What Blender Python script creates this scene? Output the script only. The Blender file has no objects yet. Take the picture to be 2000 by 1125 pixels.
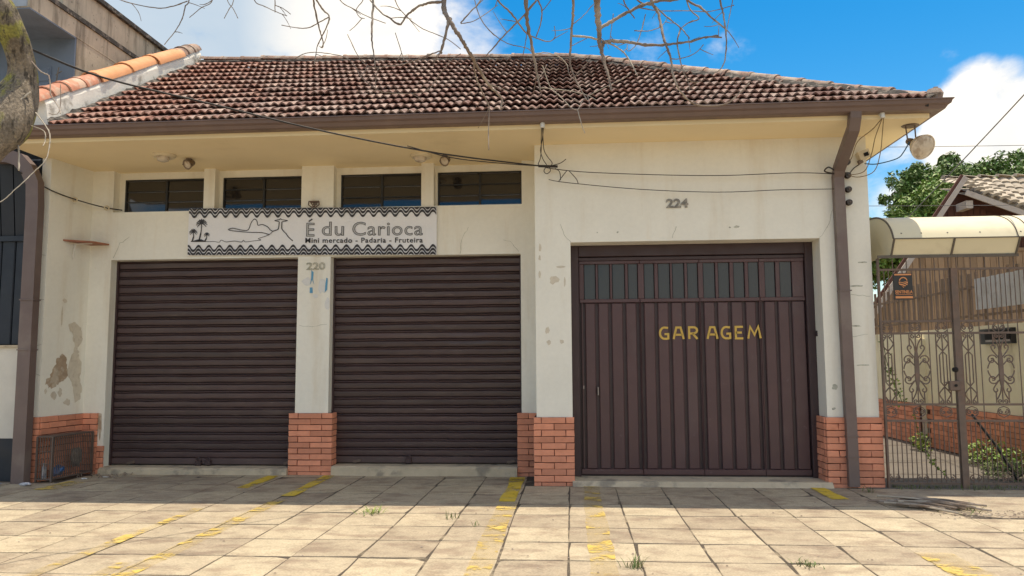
import bpy, math, random
from mathutils import Vector, Matrix, Euler
R = math.radians
rnd = random.Random(7)
scene = bpy.context.scene
COL = scene.collection

# ------------------------------------------------------------------ camera
cam_d = bpy.data.cameras.new("camera"); cam = bpy.data.objects.new("camera", cam_d); COL.objects.link(cam)
YAW, PITCH, ROLL = 0.0762, 0.0939, -0.0056
fw = Vector((-math.sin(YAW)*math.cos(PITCH), math.cos(YAW)*math.cos(PITCH), math.sin(PITCH)))
rt = Vector((math.cos(YAW), math.sin(YAW), 0.0)); up = rt.cross(fw)
r2 = rt*math.cos(ROLL) + up*math.sin(ROLL); u2 = up*math.cos(ROLL) - rt*math.sin(ROLL)
m = Matrix((r2, u2, -fw)).transposed().to_4x4(); m.translation = Vector((0, -8.3018, 1.3209))
cam.matrix_world = m
cam_d.sensor_width = 36.0; cam_d.lens = 1497.84/2000*36; cam_d.clip_start = 0.05; cam_d.clip_end = 2000
scene.camera = cam

# ------------------------------------------------------------------ light
SUN_VEC = Vector((0.36, 0.45, 3.82)).normalized()
SUN_EL = math.asin(SUN_VEC.z); SUN_AZ = math.atan2(SUN_VEC.x, SUN_VEC.y)
sun_d = bpy.data.lights.new("sun", 'SUN'); sun_d.energy = 2.0; sun_d.angle = R(0.5); sun_d.color = (1.0, 0.88, 0.70)
sun = bpy.data.objects.new("sun", sun_d); COL.objects.link(sun)
sun.rotation_euler = (-SUN_VEC).to_track_quat('-Z', 'Y').to_euler(); sun.location = (0, 0, 20)
scene.view_settings.view_transform = 'Standard'; scene.view_settings.look = 'None'
scene.view_settings.exposure = 1.4; scene.view_settings.gamma = 1.0
scene.view_settings.use_curve_mapping = False
scene.cycles.max_bounces = 8; scene.cycles.diffuse_bounces = 5; scene.cycles.transparent_max_bounces = 12
scene.cycles.use_denoising = True

SKY_STRENGTH = 0.15
world = bpy.data.worlds.new("World"); scene.world = world; world.use_nodes = True
def build_world():
    nt = world.node_tree; N = nt.nodes; L = nt.links; N.clear()
    def math_(op, a, b=None, c=None, clamp=False):
        n = N.new('ShaderNodeMath'); n.operation = op; n.use_clamp = clamp
        for i, v in enumerate((a, b, c)):
            if v is None: continue
            if isinstance(v, (int, float)): n.inputs[i].default_value = v
            else: L.new(v, n.inputs[i])
        return n.outputs[0]
    def smooth(v, lo, hi):
        n = N.new('ShaderNodeMapRange'); n.interpolation_type = 'SMOOTHSTEP'; n.clamp = True
        L.new(v, n.inputs[0]); n.inputs[1].default_value = lo; n.inputs[2].default_value = hi
        return n.outputs[0]
    tc = N.new('ShaderNodeTexCoord'); d = tc.outputs['Generated']
    sky = N.new('ShaderNodeTexSky'); sky.sky_type = 'NISHITA'; sky.sun_disc = False
    sky.sun_elevation = SUN_EL; sky.sun_rotation = SUN_AZ; sky.air_density = 1.0; sky.dust_density = 0.6; sky.ozone_density = 1.2
    def noise(scale, detail=8, rough=.55, dist=0.0, stretch=(1, 1, 1.5), off=(0, 0, 0)):
        mp = N.new('ShaderNodeMapping'); mp.inputs['Scale'].default_value = stretch; mp.inputs['Location'].default_value = off
        L.new(d, mp.inputs[0]); n = N.new('ShaderNodeTexNoise'); n.inputs['Scale'].default_value = scale
        n.inputs['Detail'].default_value = detail; n.inputs['Roughness'].default_value = rough; n.inputs['Distortion'].default_value = dist
        L.new(mp.outputs[0], n.inputs['Vector']); return n.outputs['Fac']
    def blob(c, r_in, r_out):
        c = Vector(c).normalized()
        n = N.new('ShaderNodeVectorMath'); n.operation = 'DOT_PRODUCT'; L.new(d, n.inputs[0]); n.inputs[1].default_value = c
        return smooth(n.outputs['Value'], math.cos(R(r_out)), math.cos(R(r_in)))
    n_big = noise(5.0, 9, .58, .3, off=(3.1, .4, 0)); n_mid = noise(13, 8, .6, .4, off=(1, 2, 3)); n_low = noise(1.9, 3, .5, off=(.7, 5, 2))
    # where the cloud banks stand
    banks = None
    for c, ri, ro, k in [((-.38, .83, .41), 11, 18, 1.15), ((-.50, .72, .50), 10, 22, 1.1), ((-.46, .81, .36), 3, 12, .9), ((-.20, .89, .41), 1, 7, .85),
                         ((.458, .85, .262), 1.2, 5.0, 1.0), ((.50, .84, .24), 1.5, 5.5, 1.0), ((.425, .872, .238), .6, 3.2, .9), ((.47, .85, .215), 1, 5, .9),
                         ((.415, .843, .338), .3, 1.6, .50), ((.20, .905, .362), .4, 3.2, .50), ((.224, .89, .397), .3, 2.0, .45), ((.36, .89, .22), 2, 6, .55), ((.10, .91, .38), .5, 3.5, .42)]:
        b = math_('MULTIPLY', blob(c, ri, ro), k)
        banks = b if banks is None else math_('MAXIMUM', banks, b)
    wide = math_('MULTIPLY', smooth(n_low, .36, .54), .92)                     # cumulus cover, mostly out of view, added and thickened as fill light
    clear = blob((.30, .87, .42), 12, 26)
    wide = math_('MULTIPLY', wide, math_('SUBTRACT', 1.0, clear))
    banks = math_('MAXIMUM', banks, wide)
    tex = math_('ADD', math_('MULTIPLY', n_big, .75), math_('MULTIPLY', n_mid, .25))
    dens = smooth(math_('ADD', math_('MULTIPLY', banks, .72), math_('MULTIPLY', math_('SUBTRACT', tex, .5), 1.5)), .28, .68)
    shade = smooth(math_('ADD', math_('MULTIPLY', n_big, .6), math_('MULTIPLY', noise(7, 6, .55, .2, off=(3.1, .4, .07)), .4)), .20, .62)
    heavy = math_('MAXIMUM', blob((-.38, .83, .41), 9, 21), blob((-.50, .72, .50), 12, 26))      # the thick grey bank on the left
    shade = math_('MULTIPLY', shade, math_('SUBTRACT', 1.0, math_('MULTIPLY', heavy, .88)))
    lit = math_('MAXIMUM', blob((-.19, .895, .40), 2, 13), math_('MULTIPLY', blob((.462, .85, .285), 1, 6), .9))
    shade = math_('MAXIMUM', shade, math_('MULTIPLY', lit, math_('ADD', .45, math_('MULTIPLY', n_mid, .75), clamp=True)))
    cc = N.new('ShaderNodeMix'); cc.data_type = 'RGBA'; L.new(shade, cc.inputs['Factor'])
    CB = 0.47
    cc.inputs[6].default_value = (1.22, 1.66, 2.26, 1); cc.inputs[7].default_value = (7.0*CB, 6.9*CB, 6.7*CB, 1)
    hs = N.new('ShaderNodeHueSaturation'); L.new(sky.outputs[0], hs.inputs['Color'])
    hs.inputs['Saturation'].default_value = 1.58; hs.inputs['Value'].default_value = .50
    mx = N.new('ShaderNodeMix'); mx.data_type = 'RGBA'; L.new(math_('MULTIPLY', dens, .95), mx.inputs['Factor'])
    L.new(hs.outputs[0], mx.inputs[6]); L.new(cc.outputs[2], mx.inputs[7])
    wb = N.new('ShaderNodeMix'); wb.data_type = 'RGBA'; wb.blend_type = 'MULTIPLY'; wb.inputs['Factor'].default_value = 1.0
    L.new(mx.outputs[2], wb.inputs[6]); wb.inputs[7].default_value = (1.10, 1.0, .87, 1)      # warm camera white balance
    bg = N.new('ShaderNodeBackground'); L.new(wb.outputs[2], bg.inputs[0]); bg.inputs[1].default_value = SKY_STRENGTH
    out = N.new('ShaderNodeOutputWorld'); L.new(bg.outputs[0], out.inputs[0])
build_world()

# ------------------------------------------------------------------ helpers
def setp(o, label=None, cat=None, group=None, kind=None):
    if label: o['label'] = label
    if cat: o['category'] = cat
    if group: o['group'] = group
    if kind: o['kind'] = kind
    return o
def empty(name, loc, label, cat, group=None):
    o = bpy.data.objects.new(name, None); COL.objects.link(o); o.location = loc; o.empty_display_size = .1
    return setp(o, label, cat, group)
def attach(o, parent):
    if parent is not None:
        o.parent = parent
        o.matrix_parent_inverse = Matrix.Translation(-Vector(parent.location)) if parent.type == 'EMPTY' else Matrix()
    return o
class G:
    """collects geometry (world coordinates) for ONE mesh object"""
    def __init__(s): s.v = []; s.f = []
    def add(s, vs, fs):
        b = len(s.v); s.v += [tuple(p) for p in vs]; s.f += [tuple(b+i for i in f) for f in fs]; return s
    def box(s, x0, x1, y0, y1, z0, z1, ch=0):
        if ch <= 0:
            return s.add([(x0,y0,z0),(x1,y0,z0),(x1,y1,z0),(x0,y1,z0),(x0,y0,z1),(x1,y0,z1),(x1,y1,z1),(x0,y1,z1)],
                     [(0,3,2,1),(4,5,6,7),(0,1,5,4),(1,2,6,5),(2,3,7,6),(3,0,4,7)])
        c = ch   # chamfered towards -Y (front) only
        return s.add([(x0,y1,z0),(x1,y1,z0),(x1,y1,z1),(x0,y1,z1),(x0,y0+c,z0),(x1,y0+c,z0),(x1,y0+c,z1),(x0,y0+c,z1),
                      (x0+c,y0,z0+c),(x1-c,y0,z0+c),(x1-c,y0,z1-c),(x0+c,y0,z1-c)],
                     [(0,3,2,1)[::-1],(0,1,5,4),(1,2,6,5),(2,3,7,6),(3,0,4,7),(4,5,9,8),(5,6,10,9),(6,7,11,10),(7,4,8,11),(8,9,10,11)])
    def obox(s, c, ax, ay, az):
        c = Vector(c); ax, ay, az = Vector(ax), Vector(ay), Vector(az); vs = []
        for k in (-1, 1):
            for i, j in ((-1,-1),(1,-1),(1,1),(-1,1)): vs.append(c+ax*i+ay*j+az*k)
        return s.add(vs, [(0,3,2,1),(4,5,6,7),(0,1,5,4),(1,2,6,5),(2,3,7,6),(3,0,4,7)])
    def bar(s, p, q, w, h=None):
        p, q = Vector(p), Vector(q); h = w if h is None else h; t = (q-p); n = t.normalized()
        a = n.cross(Vector((0,0,1)));  a = Vector((1,0,0)) if a.length < .05 else a.normalized(); b = a.cross(n)
        return s.obox((p+q)/2, a*w/2, b*h/2, t/2)
    def tube(s, pts, rad, n=6, cap=True, square=None):
        P = [Vector(p[:3]) for p in pts]; k = len(P)
        rs = rad if isinstance(rad, (list, tuple)) else [rad]*k
        ref = None; vs = []; fs = []
        for i in range(k):
            t = (P[min(i+1,k-1)]-P[max(i-1,0)])
            t = t.normalized() if t.length > 1e-9 else Vector((0,0,1))
            if ref is None:
                ref = t.cross(Vector((0,1,0)));  ref = t.cross(Vector((1,0,0))) if ref.length < .2 else ref
                ref.normalize()
            ref = (ref - t*ref.dot(t)); ref.normalize(); b = t.cross(ref)
            for j in range(n):
                a = 2*math.pi*(j+.5)/n
                if square: vs.append(P[i]+ref*math.copysign(square[0]/2, math.cos(a))+b*math.copysign(square[1]/2, math.sin(a)))
                else: vs.append(P[i]+(ref*math.cos(a)+b*math.sin(a))*rs[i])
        for i in range(k-1):
            for j in range(n):
                j2 = (j+1)%n; fs.append((i*n+j, i*n+j2, (i+1)*n+j2, (i+1)*n+j))
        if cap: fs.append(tuple(range(n-1,-1,-1))); fs.append(tuple((k-1)*n+j for j in range(n)))
        return s.add(vs, fs)
    def sweep(s, sections, closed=False, cap=True):
        """sections: list of equally long lists of points"""
        n = len(sections[0]); vs = [p for sec in sections for p in sec]; fs = []
        for i in range(len(sections)-1):
            for j in range(n if closed else n-1):
                j2 = (j+1)%n; fs.append((i*n+j, i*n+j2, (i+1)*n+j2, (i+1)*n+j))
        if closed and cap: fs.append(tuple(range(n-1,-1,-1))); fs.append(tuple((len(sections)-1)*n+j for j in range(n)))
        return s.add(vs, fs)
    def lathe(s, prof, c, axis=(0,0,1), n=16):
        ax = Vector(axis).normalized(); a = ax.cross(Vector((0,1,0))); a = ax.cross(Vector((1,0,0))) if a.length < .1 else a
        a.normalize(); b = ax.cross(a); c = Vector(c)
        secs = [[c+ax*h+(a*math.cos(2*math.pi*j/n)+b*math.sin(2*math.pi*j/n))*max(r,1e-4) for j in range(n)] for r, h in prof]
        return s.sweep(secs, closed=True)
    def ribbon(s, pts, w, y, th=.003, closed=False):
        """flat stroke in a plane of constant Y; pts (x,z)"""
        P = [Vector((p[0], p[1])) for p in pts]; k = len(P); L_, R_ = [], []
        ws = w if isinstance(w, (list, tuple)) else [w]*k
        for i in range(k):
            a = P[(i-1)%k] if closed or i > 0 else P[i]; b = P[(i+1)%k] if closed or i < k-1 else P[i]
            d1 = (P[i]-a); d2 = (b-P[i]); t = (d1.normalized() if d1.length else Vector((0,0)))+(d2.normalized() if d2.length else Vector((0,0)))
            t = t.normalized() if t.length > 1e-6 else Vector((1,0)); nn = Vector((-t.y, t.x))
            c = 1.0
            if d1.length and d2.length: c = max(.5, nn.dot(Vector((-d1.normalized().y, d1.normalized().x))))
            L_.append(P[i]+nn*ws[i]/2/c); R_.append(P[i]-nn*ws[i]/2/c)
        secs = [[(L_[i].x,y,L_[i].y),(R_[i].x,y,R_[i].y),(R_[i].x,y+th,R_[i].y),(L_[i].x,y+th,L_[i].y)] for i in range(k)]
        if closed: secs.append(secs[0])
        return s.sweep(secs, closed=True, cap=not closed)
    def plate(s, poly, y, th):
        n = len(poly); vs = [(x,y,z) for x,z in poly]+[(x,y+th,z) for x,z in poly]
        return s.add(vs, [tuple(range(n)), tuple(range(2*n-1,n-1,-1))]+[(i,i+n,(i+1)%n+n,(i+1)%n) for i in range(n)])
    def slab(s, poly, z, th):
        n = len(poly); vs = [(x,y,z) for x,y in poly]+[(x,y,z-th) for x,y in poly]
        return s.add(vs, [tuple(range(n)), tuple(range(2*n-1,n-1,-1))]+[(i,i+n,(i+1)%n+n,(i+1)%n) for i in range(n)])
    def mesh(s, name, mat, smooth=False):
        me = bpy.data.meshes.new(name); me.from_pydata(s.v, [], s.f); me.update()
        import bmesh
        bm = bmesh.new(); bm.from_mesh(me); bmesh.ops.recalc_face_normals(bm, faces=bm.faces); bm.to_mesh(me); bm.free()
        if mat: me.materials.append(mat)
        if smooth:
            me.polygons.foreach_set('use_smooth', [True]*len(me.polygons))
            if smooth != 'full': me.set_sharp_from_angle(angle=R(38))
        return me
    def build(s, name, mat, parent=None, smooth=False, **kw):
        o = bpy.data.objects.new(name, s.mesh(name, mat, smooth)); COL.objects.link(o)
        attach(o, parent); setp(o, **kw); return o
def inst(name, me, loc, parent=None, rot=None, scale=None, **kw):
    o = bpy.data.objects.new(name, me); COL.objects.link(o); attach(o, parent); o.location = loc
    if rot is not None: o.rotation_euler = rot
    if scale is not None: o.scale = scale
    setp(o, **kw); return o
def spline(pts, n=6):
    """Catmull-Rom through points of any dimension"""
    out = []; k = len(pts)
    for i in range(k-1):
        p0, p1, p2, p3 = (pts[max(i-1,0)], pts[i], pts[i+1], pts[min(i+2,k-1)])
        for j in range(n):
            t = j/n; out.append(tuple(.5*(2*b+(c-a)*t+(2*a-5*b+4*c-d_)*t*t+(3*b-a-3*c+d_)*t**3) for a,b,c,d_ in zip(p0,p1,p2,p3)))
    out.append(tuple(pts[-1])); return out
def text_mesh(body, x0, x1, z0, z1, y, mat, outline=0, offset=0, depth=.002, name='lettering', parent=None, shear=0, space=1.0, tilt=None, **kw):
    cu = bpy.data.curves.new('t', 'FONT'); cu.body = body; cu.size = 1; cu.offset = offset; cu.shear = shear; cu.resolution_u = 4; cu.space_character = space
    if outline: cu.fill_mode = 'NONE'; cu.bevel_depth = outline; cu.bevel_resolution = 1
    else: cu.fill_mode = 'BOTH'; cu.extrude = .01
    o = bpy.data.objects.new('t', cu); COL.objects.link(o); bpy.context.view_layer.update()
    me = bpy.data.meshes.new_from_object(o.evaluated_get(bpy.context.evaluated_depsgraph_get()))
    bpy.data.objects.remove(o)
    xs = [v.co.x for v in me.vertices]; ys = [v.co.y for v in me.vertices]; zs = [v.co.z for v in me.vertices]
    ax, bx, ay, by, az, bz = min(xs), max(xs), min(ys), max(ys), min(zs), max(zs)
    for v in me.vertices:
        v.co = (x0+(v.co.x-ax)/(bx-ax)*(x1-x0), y-depth*((v.co.z-az)/max(bz-az,1e-6)), z0+(v.co.y-ay)/(by-ay)*(z1-z0))
    if tilt:
        for v in me.vertices: v.co.z += tilt(v.co.x)
    me.materials.clear(); me.materials.append(mat); me.name = name
    ob = bpy.data.objects.new(name, me); COL.objects.link(ob); attach(ob, parent); setp(ob, **kw); return ob

# ------------------------------------------------------------------ materials
def mat(name, col, rough=.8, var=.12, scale=4.0, col2=None, s2=1.5, lo=.5, hi=.7, amt=1.0, stretch2=(1,1,1), bump=0.0, bscale=60.0, bstretch=(1,1,1),
        metal=0.0, spec=.5, rand=0.0, rand_hue=0.0, col3=None, st3=(1,1,1), s3=9, lo3=.55, hi3=.7, amt3=.8, trans=0.0, alpha_wear=None, bias=None, fine=None, cont=False):
    mt = bpy.data.materials.new(name); mt.use_nodes = True; nt = mt.node_tree; N = nt.nodes; L = nt.links
    b = N['Principled BSDF']; tc = N.new('ShaderNodeTexCoord')
    geo = N.new('ShaderNodeNewGeometry'); pos = geo.outputs['Position']
    oi = N.new('ShaderNodeObjectInfo')
    ra = N.new('ShaderNodeMath'); ra.operation = 'ADD'; L.new(oi.outputs['Random'], ra.inputs[0]); L.new(geo.outputs['Random Per Island'], ra.inputs[1])
    rf = N.new('ShaderNodeMath'); rf.operation = 'FRACT'; L.new(ra.outputs[0], rf.inputs[0]); rv = rf.outputs[0]
    def noise(sc, st=(1,1,1), det=6, ro=.6, off=True):
        mp = N.new('ShaderNodeMapping'); mp.inputs['Scale'].default_value = st; L.new(pos, mp.inputs[0])
        if off and rand > 0:
            cx = N.new('ShaderNodeCombineXYZ'); mu = N.new('ShaderNodeMath'); mu.operation = 'MULTIPLY'; mu.inputs[1].default_value = 37.0
            L.new(rv, mu.inputs[0]); L.new(mu.outputs[0], cx.inputs[0]); L.new(mu.outputs[0], cx.inputs[2]); L.new(cx.outputs[0], mp.inputs['Location'])
        n = N.new('ShaderNodeTexNoise'); n.inputs['Scale'].default_value = sc; n.inputs['Detail'].default_value = det; n.inputs['Roughness'].default_value = ro
        L.new(mp.outputs[0], n.inputs['Vector']); return n.outputs['Fac']
    def mr(v, lo_, hi_, a, c, sm=True):
        n = N.new('ShaderNodeMapRange'); n.interpolation_type = 'SMOOTHSTEP' if sm else 'LINEAR'
        L.new(v, n.inputs[0]); n.inputs[1].default_value = lo_; n.inputs[2].default_value = hi_; n.inputs[3].default_value = a; n.inputs[4].default_value = c; return n.outputs[0]
    def mix(f, a, c, mode='MIX'):
        n = N.new('ShaderNodeMix'); n.data_type = 'RGBA'; n.blend_type = mode
        for sk, v in ((n.inputs['Factor'], f), (n.inputs[6], a), (n.inputs[7], c)):
            if isinstance(v, (int, float)): sk.default_value = v
            elif isinstance(v, tuple): sk.default_value = (*v, 1)
            else: L.new(v, sk)
        return n.outputs[2]
    c = col
    if col2: c = mix(mr(noise(s2, stretch2, 6, .6, not cont), lo, hi, 0, amt), c, col2)
    if col3: c = mix(mr(noise(s3, st3, 6, .6, not cont), lo3, hi3, 0, amt3), c, col3)
    if bias:                                  # regional tint along world X: (x0, x1, colour, amount)
        sx = N.new('ShaderNodeSeparateXYZ'); L.new(pos, sx.inputs[0])
        ad = N.new('ShaderNodeMath'); ad.operation = 'ADD'; L.new(sx.outputs[0], ad.inputs[0]); L.new(mr(noise(1.2), .2, .8, -2, 2), ad.inputs[1])
        c = mix(mr(ad.outputs[0], bias[0], bias[1], bias[3], 0), c, bias[2])
    hv = N.new('ShaderNodeHueSaturation')
    if isinstance(c, tuple): hv.inputs['Color'].default_value = (*c, 1)
    else: L.new(c, hv.inputs['Color'])
    val = mr(noise(scale), .25, .75, 1-var, 1+var, False)
    if fine:
        mm = N.new('ShaderNodeMath'); mm.operation = 'MULTIPLY'; L.new(val, mm.inputs[0]); L.new(mr(noise(fine[0]), .3, .7, 1-fine[1], 1+fine[1], False), mm.inputs[1]); val = mm.outputs[0]
    if rand:
        mm = N.new('ShaderNodeMath'); mm.operation = 'MULTIPLY'; L.new(val, mm.inputs[0]); L.new(mr(rv, 0, 1, 1-rand, 1+rand, False), mm.inputs[1]); val = mm.outputs[0]
    L.new(val, hv.inputs['Value'])
    if rand_hue: L.new(mr(rv, 0, 1, .5-rand_hue, .5+rand_hue, False), hv.inputs['Hue'])
    L.new(hv.outputs[0], b.inputs['Base Color'])
    rr = mr(noise(scale*2.3), .3, .7, max(rough-.1, .02), min(rough+.1, 1), False); L.new(rr, b.inputs['Roughness'])
    b.inputs['Metallic'].default_value = metal; b.inputs['Specular IOR Level'].default_value = spec
    if trans: b.inputs['Subsurface Weight'].default_value = 0
    if bump:
        bn = N.new('ShaderNodeBump'); bn.inputs['Strength'].default_value = 1.0; bn.inputs['Distance'].default_value = bump
        L.new(noise(bscale, bstretch, 5, .65), bn.inputs['Height']); L.new(bn.outputs[0], b.inputs['Normal'])
    if alpha_wear:                            # worn paint: (scale, lo, hi)
        nz = noise(alpha_wear[0], alpha_wear[3] if len(alpha_wear) > 3 else (1,1,1), 8, .7)
        L.new(mr(nz, alpha_wear[1], alpha_wear[2], .13, .96), b.inputs['Alpha'])
    return mt
M = {}
M['paint'] = mat('cream_wall_paint', (.815, .795, .715), .75, .055, 1.3, (.64, .55, .41), 1.6, .50, .78, .50, (2.6,2.6,.28), bump=.003, bscale=11,
                 col3=(.55, .45, .32), s3=14, lo3=.67, hi3=.76, amt3=.30, fine=(22, .025))
M['soffit'] = mat('soffit_paint', (.86, .72, .465), .8, .04, 1.6, (.60, .47, .27), 1.1, .55, .8, .5, bump=.001, bscale=30)
M['patch'] = mat('bare_plaster', (.40, .30, .21), .95, .2, 14, (.60, .53, .43), 9, .45, .6, .7, bump=.004, bscale=90)
M['patch2'] = mat('old_paint_layer', (.63, .57, .47), .9, .08, 12, (.50, .42, .33), 20, .5, .65, .6, bump=.002, bscale=80)
M['brick'] = mat('red_brick', (.69, .285, .175), .85, .10, 12, (.52, .20, .115), 8, .52, .75, .5, bump=.0025, bscale=90, rand=.18, col3=(.55,.26,.18), s3=30, lo3=.6, hi3=.75, amt3=.5)
M['mortar'] = mat('red_mortar', (.075, .03, .022), .95, .15, 20)
M['shutter'] = mat('shutter_paint', (.068, .042, .043), .42, .2, 3, (.088, .062, .058), 2.2, .48, .72, .9, (1,1,6), rand=.2, bump=.0006, bscale=40, bstretch=(.2,1,4), col3=(.20,.155,.135), st3=(.35,1,5), s3=9, lo3=.64, hi3=.72, amt3=.55)
M['gdoor'] = mat('garage_door_paint', (.085, .042, .045), .38, .12, 3, (.098, .058, .060), 2.6, .5, .72, .8, (1,1,.5), bump=.003, bscale=4.5, col3=(.17,.115,.11), s3=13, lo3=.62, hi3=.74, amt3=.45)
M['gframe'] = mat('garage_frame_paint', (.048, .026, .029), .45, .1, 4)
M['gutter'] = mat('gutter_paint', (.165, .112, .098), .45, .12, 3, (.22, .15, .125), 2.5, .5, .75, .6, (1,1,.3), bump=.0008, bscale=9)
M['pipe'] = mat('downpipe_paint', (.150, .108, .098), .5, .12, 3, (.20, .16, .14), 2, .5, .7, .7, bump=.001, bscale=10)
M['tile'] = mat('clay_roof_tile', (.165, .082, .064), .9, .25, 9, (.44, .36, .315), 3.2, .40, .64, .62, bump=.004, bscale=70, cont=True, fine=(38, .28), rand=.24, rand_hue=.006,
                col3=(.045, .036, .032), s3=2.6, lo3=.58, hi3=.75, amt3=.75, bias=(-5.6, -3.0, (.34, .13, .08), .38))
M['ridge'] = mat('ridge_tile_clay', (.30, .19, .145), .92, .25, 8, (.40, .34, .28), 6, .42, .6, .8, bump=.004, bscale=50, rand=.18, col3=(.06,.05,.045), s3=7, lo3=.55, hi3=.68, amt3=.8)
M['cap'] = mat('new_clay_cap', (.62, .29, .13), .8, .08, 5, (.70, .38, .2), 3, .4, .7, .6, bump=.001, bscale=30)
M['capold'] = mat('old_clay_cap', (.50, .22, .14), .88, .2, 8, (.55, .42, .32), 7, .45, .62, .8, bump=.003, bscale=50, rand=.15)
M['mould'] = mat('mouldy_mortar', (.045, .04, .036), .95, .35, 18, (.22, .19, .16), 14, .5, .62, .8, bump=.01, bscale=40)
M['parapet'] = mat('weathered_whitewash', (.78, .76, .70), .9, .1, 6, (.20, .18, .15), 3.0, .54, .68, .8, (1,1,1), bump=.006, bscale=40)
M['concrete'] = mat('weathered_concrete', (.52, .45, .35), .92, .12, 5, (.20, .17, .13), 2.4, .46, .66, .8, (3,3,.35), bump=.004, bscale=40, col3=(.10,.085,.07), s3=16, lo3=.6, hi3=.7, amt3=.6)
M['blue'] = mat('blue_grey_render', (.16, .205, .285), .85, .08, 3, (.11, .14, .19), 2, .5, .7, .6, bump=.002)
M['bluelight'] = mat('pale_blue_render', (.36, .42, .50), .85, .08, 3, (.2, .23, .27), 3, .5, .7, .5)
M['navy'] = mat('navy_metal', (.011, .017, .029), .5, .15, 3)
M['dark'] = mat('dark_gap', (.012, .011, .011), .9, .1, 5)
M['whitewall'] = mat('dirty_white_wall', (.66, .63, .56), .85, .08, 4, (.42, .37, .3), 3, .55, .75, .7, bump=.002)
M['sill'] = mat('cement_sill', (.52, .44, .32), .9, .14, 6, (.24, .21, .17), 4, .5, .66, .8, bump=.004, bscale=45)
M['stone'] = mat('paving_stone', (.40, .335, .24), .82, .15, 7, (.24, .18, .13), 3.0, .45, .68, .8, (1, 1.7, 1), bump=.004, bscale=34, bstretch=(1,2,1), cont=True, rand=.15, rand_hue=.005,
                 col3=(.20, .165, .125), s3=15, lo3=.56, hi3=.72, amt3=.55, fine=(70, .22))
M['joint'] = mat('joint_dirt', (.075, .06, .045), .95, .3, 18, (.26, .215, .15), 3, .52, .60, .8, bump=.006, bscale=60)
M['yellow'] = mat('worn_yellow_paint', (.58, .42, .10), .75, .12, 7, (.52, .40, .15), 6, .45, .7, .7, alpha_wear=(2.6, .50, .60, (1.2, 1.9, 1)))
M['yellow2'] = mat('yellow_paint', (.68, .49, .04), .75, .12, 7, (.58, .45, .14), 8, .45, .7, .6, alpha_wear=(3.0, .34, .56, (1.4, 1.2, 1)))
M['asphalt'] = mat('asphalt', (.07, .068, .064), .9, .2, 3, bump=.004, bscale=80)
M['soil'] = mat('bare_soil', (.20, .155, .10), .95, .25, 2, (.10, .12, .05), 1.2, .5, .6, .8)
M['slabc'] = mat('shade_toned_passage_concrete', (.135, .118, .10), .92, .15, 3, (.15, .13, .11), 1.6, .45, .65, .8, bump=.004, bscale=30)  # concrete colour lowered to stand for the shade lying over the passage
M['white'] = mat('white_banner', (.80, .80, .83), .45, .04, 3, (.66, .655, .66), 2.2, .5, .75, .5, bump=.006, bscale=4)
M['black'] = mat('black_ink', (.030, .026, .030), .5, .1, 5)
M['grey_ink'] = mat('grey_ink', (.46, .465, .475), .5, .35, 160)
M['numgrey'] = mat('grey_numerals', (.20, .19, .17), .7, .2, 30, (.40, .37, .32), 24, .5, .62, .7)
M['numgreen'] = mat('faded_numerals', (.46, .46, .39), .8, .25, 30, (.25, .26, .2), 26, .5, .62, .8)
M['gold'] = mat('hand_painted_yellow', (.60, .40, .085), .6, .12, 18)
M['iron'] = mat('rusty_iron', (.135, .096, .076), .6, .2, 12, (.17, .105, .075), 9, .5, .65, .8)
M['cageiron'] = mat('cage_iron', (.125, .095, .08), .65, .2, 12)
M['winframe'] = mat('window_frame', (.014, .013, .013), .5, .1, 6)
M['wood'] = mat('brown_planks', (.36, .235, .14), .85, .15, 5, (.25, .155, .09), 3, .45, .7, .7, (4,4,.4), bump=.003, bscale=20, bstretch=(4,4,.3), rand=.16)
M['picket'] = mat('picket_wood', (.22, .15, .10), .85, .15, 5, (.36, .26, .17), 3, .45, .7, .6, (4,4,.4), rand=.18)
M['redwood'] = mat('red_planks', (.105, .040, .026), .8, .12, 5, rand=.14)
M['barge'] = mat('pale_bargeboard', (.52, .45, .39), .8, .1, 6, (.34,.27,.22), 6, .5, .7, .6)
M['greytile'] = mat('grey_clay_tile', (.47, .41, .33), .92, .18, 6, (.22, .175, .14), 6, .48, .66, .7, rand=.2, bump=.004, bscale=30)
M['canopy'] = mat('cream_canopy_sheet', (.72, .655, .47), .5, .04, 3, (.58, .51, .35), 2.6, .55, .75, .6, (1,2,1))
M['canopyrib'] = mat('canopy_rib', (.115, .095, .075), .6, .1, 8)
M['cream2'] = mat('yellowed_cream_wall', (.88, .80, .58), .85, .06, 2, (.40, .33, .2), 2, .56, .75, .65, (2.5,2.5,.5), bump=.002)
M['bark'] = mat('mossy_bark', (.25, .205, .155), .95, .40, 9, (.27, .26, .05), 4.5, .50, .60, .85, bump=.035, bscale=26, bstretch=(1.8,1.8,.5), col3=(.055,.045,.034), st3=(1.6,1.6,.5), s3=16, lo3=.52, hi3=.64, amt3=.85, fine=(70,.4))
M['twig'] = mat('bare_twig_bark', (.215, .165, .13), .9, .2, 12, (.38, .33, .28), 5, .46, .62, .8, bump=.002, bscale=60)
M['paletwig'] = mat('dry_pale_twig', (.42, .37, .30), .9, .2, 14)
M['leaf'] = mat('tree_leaf', (.16, .25, .05), .55, .25, .6, (.23, .30, .055), .35, .45, .6, .8, rand=.45, rand_hue=.025)
M['leafd'] = mat('dark_tree_leaf', (.12, .20, .05), .55, .25, .6, (.16, .23, .05), .4, .48, .62, .8, rand=.45, rand_hue=.02)
M['weed'] = mat('weed_green', (.105, .15, .045), .7, .2, 20, (.22, .20, .09), 9, .5, .65, .8, rand=.3)
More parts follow.
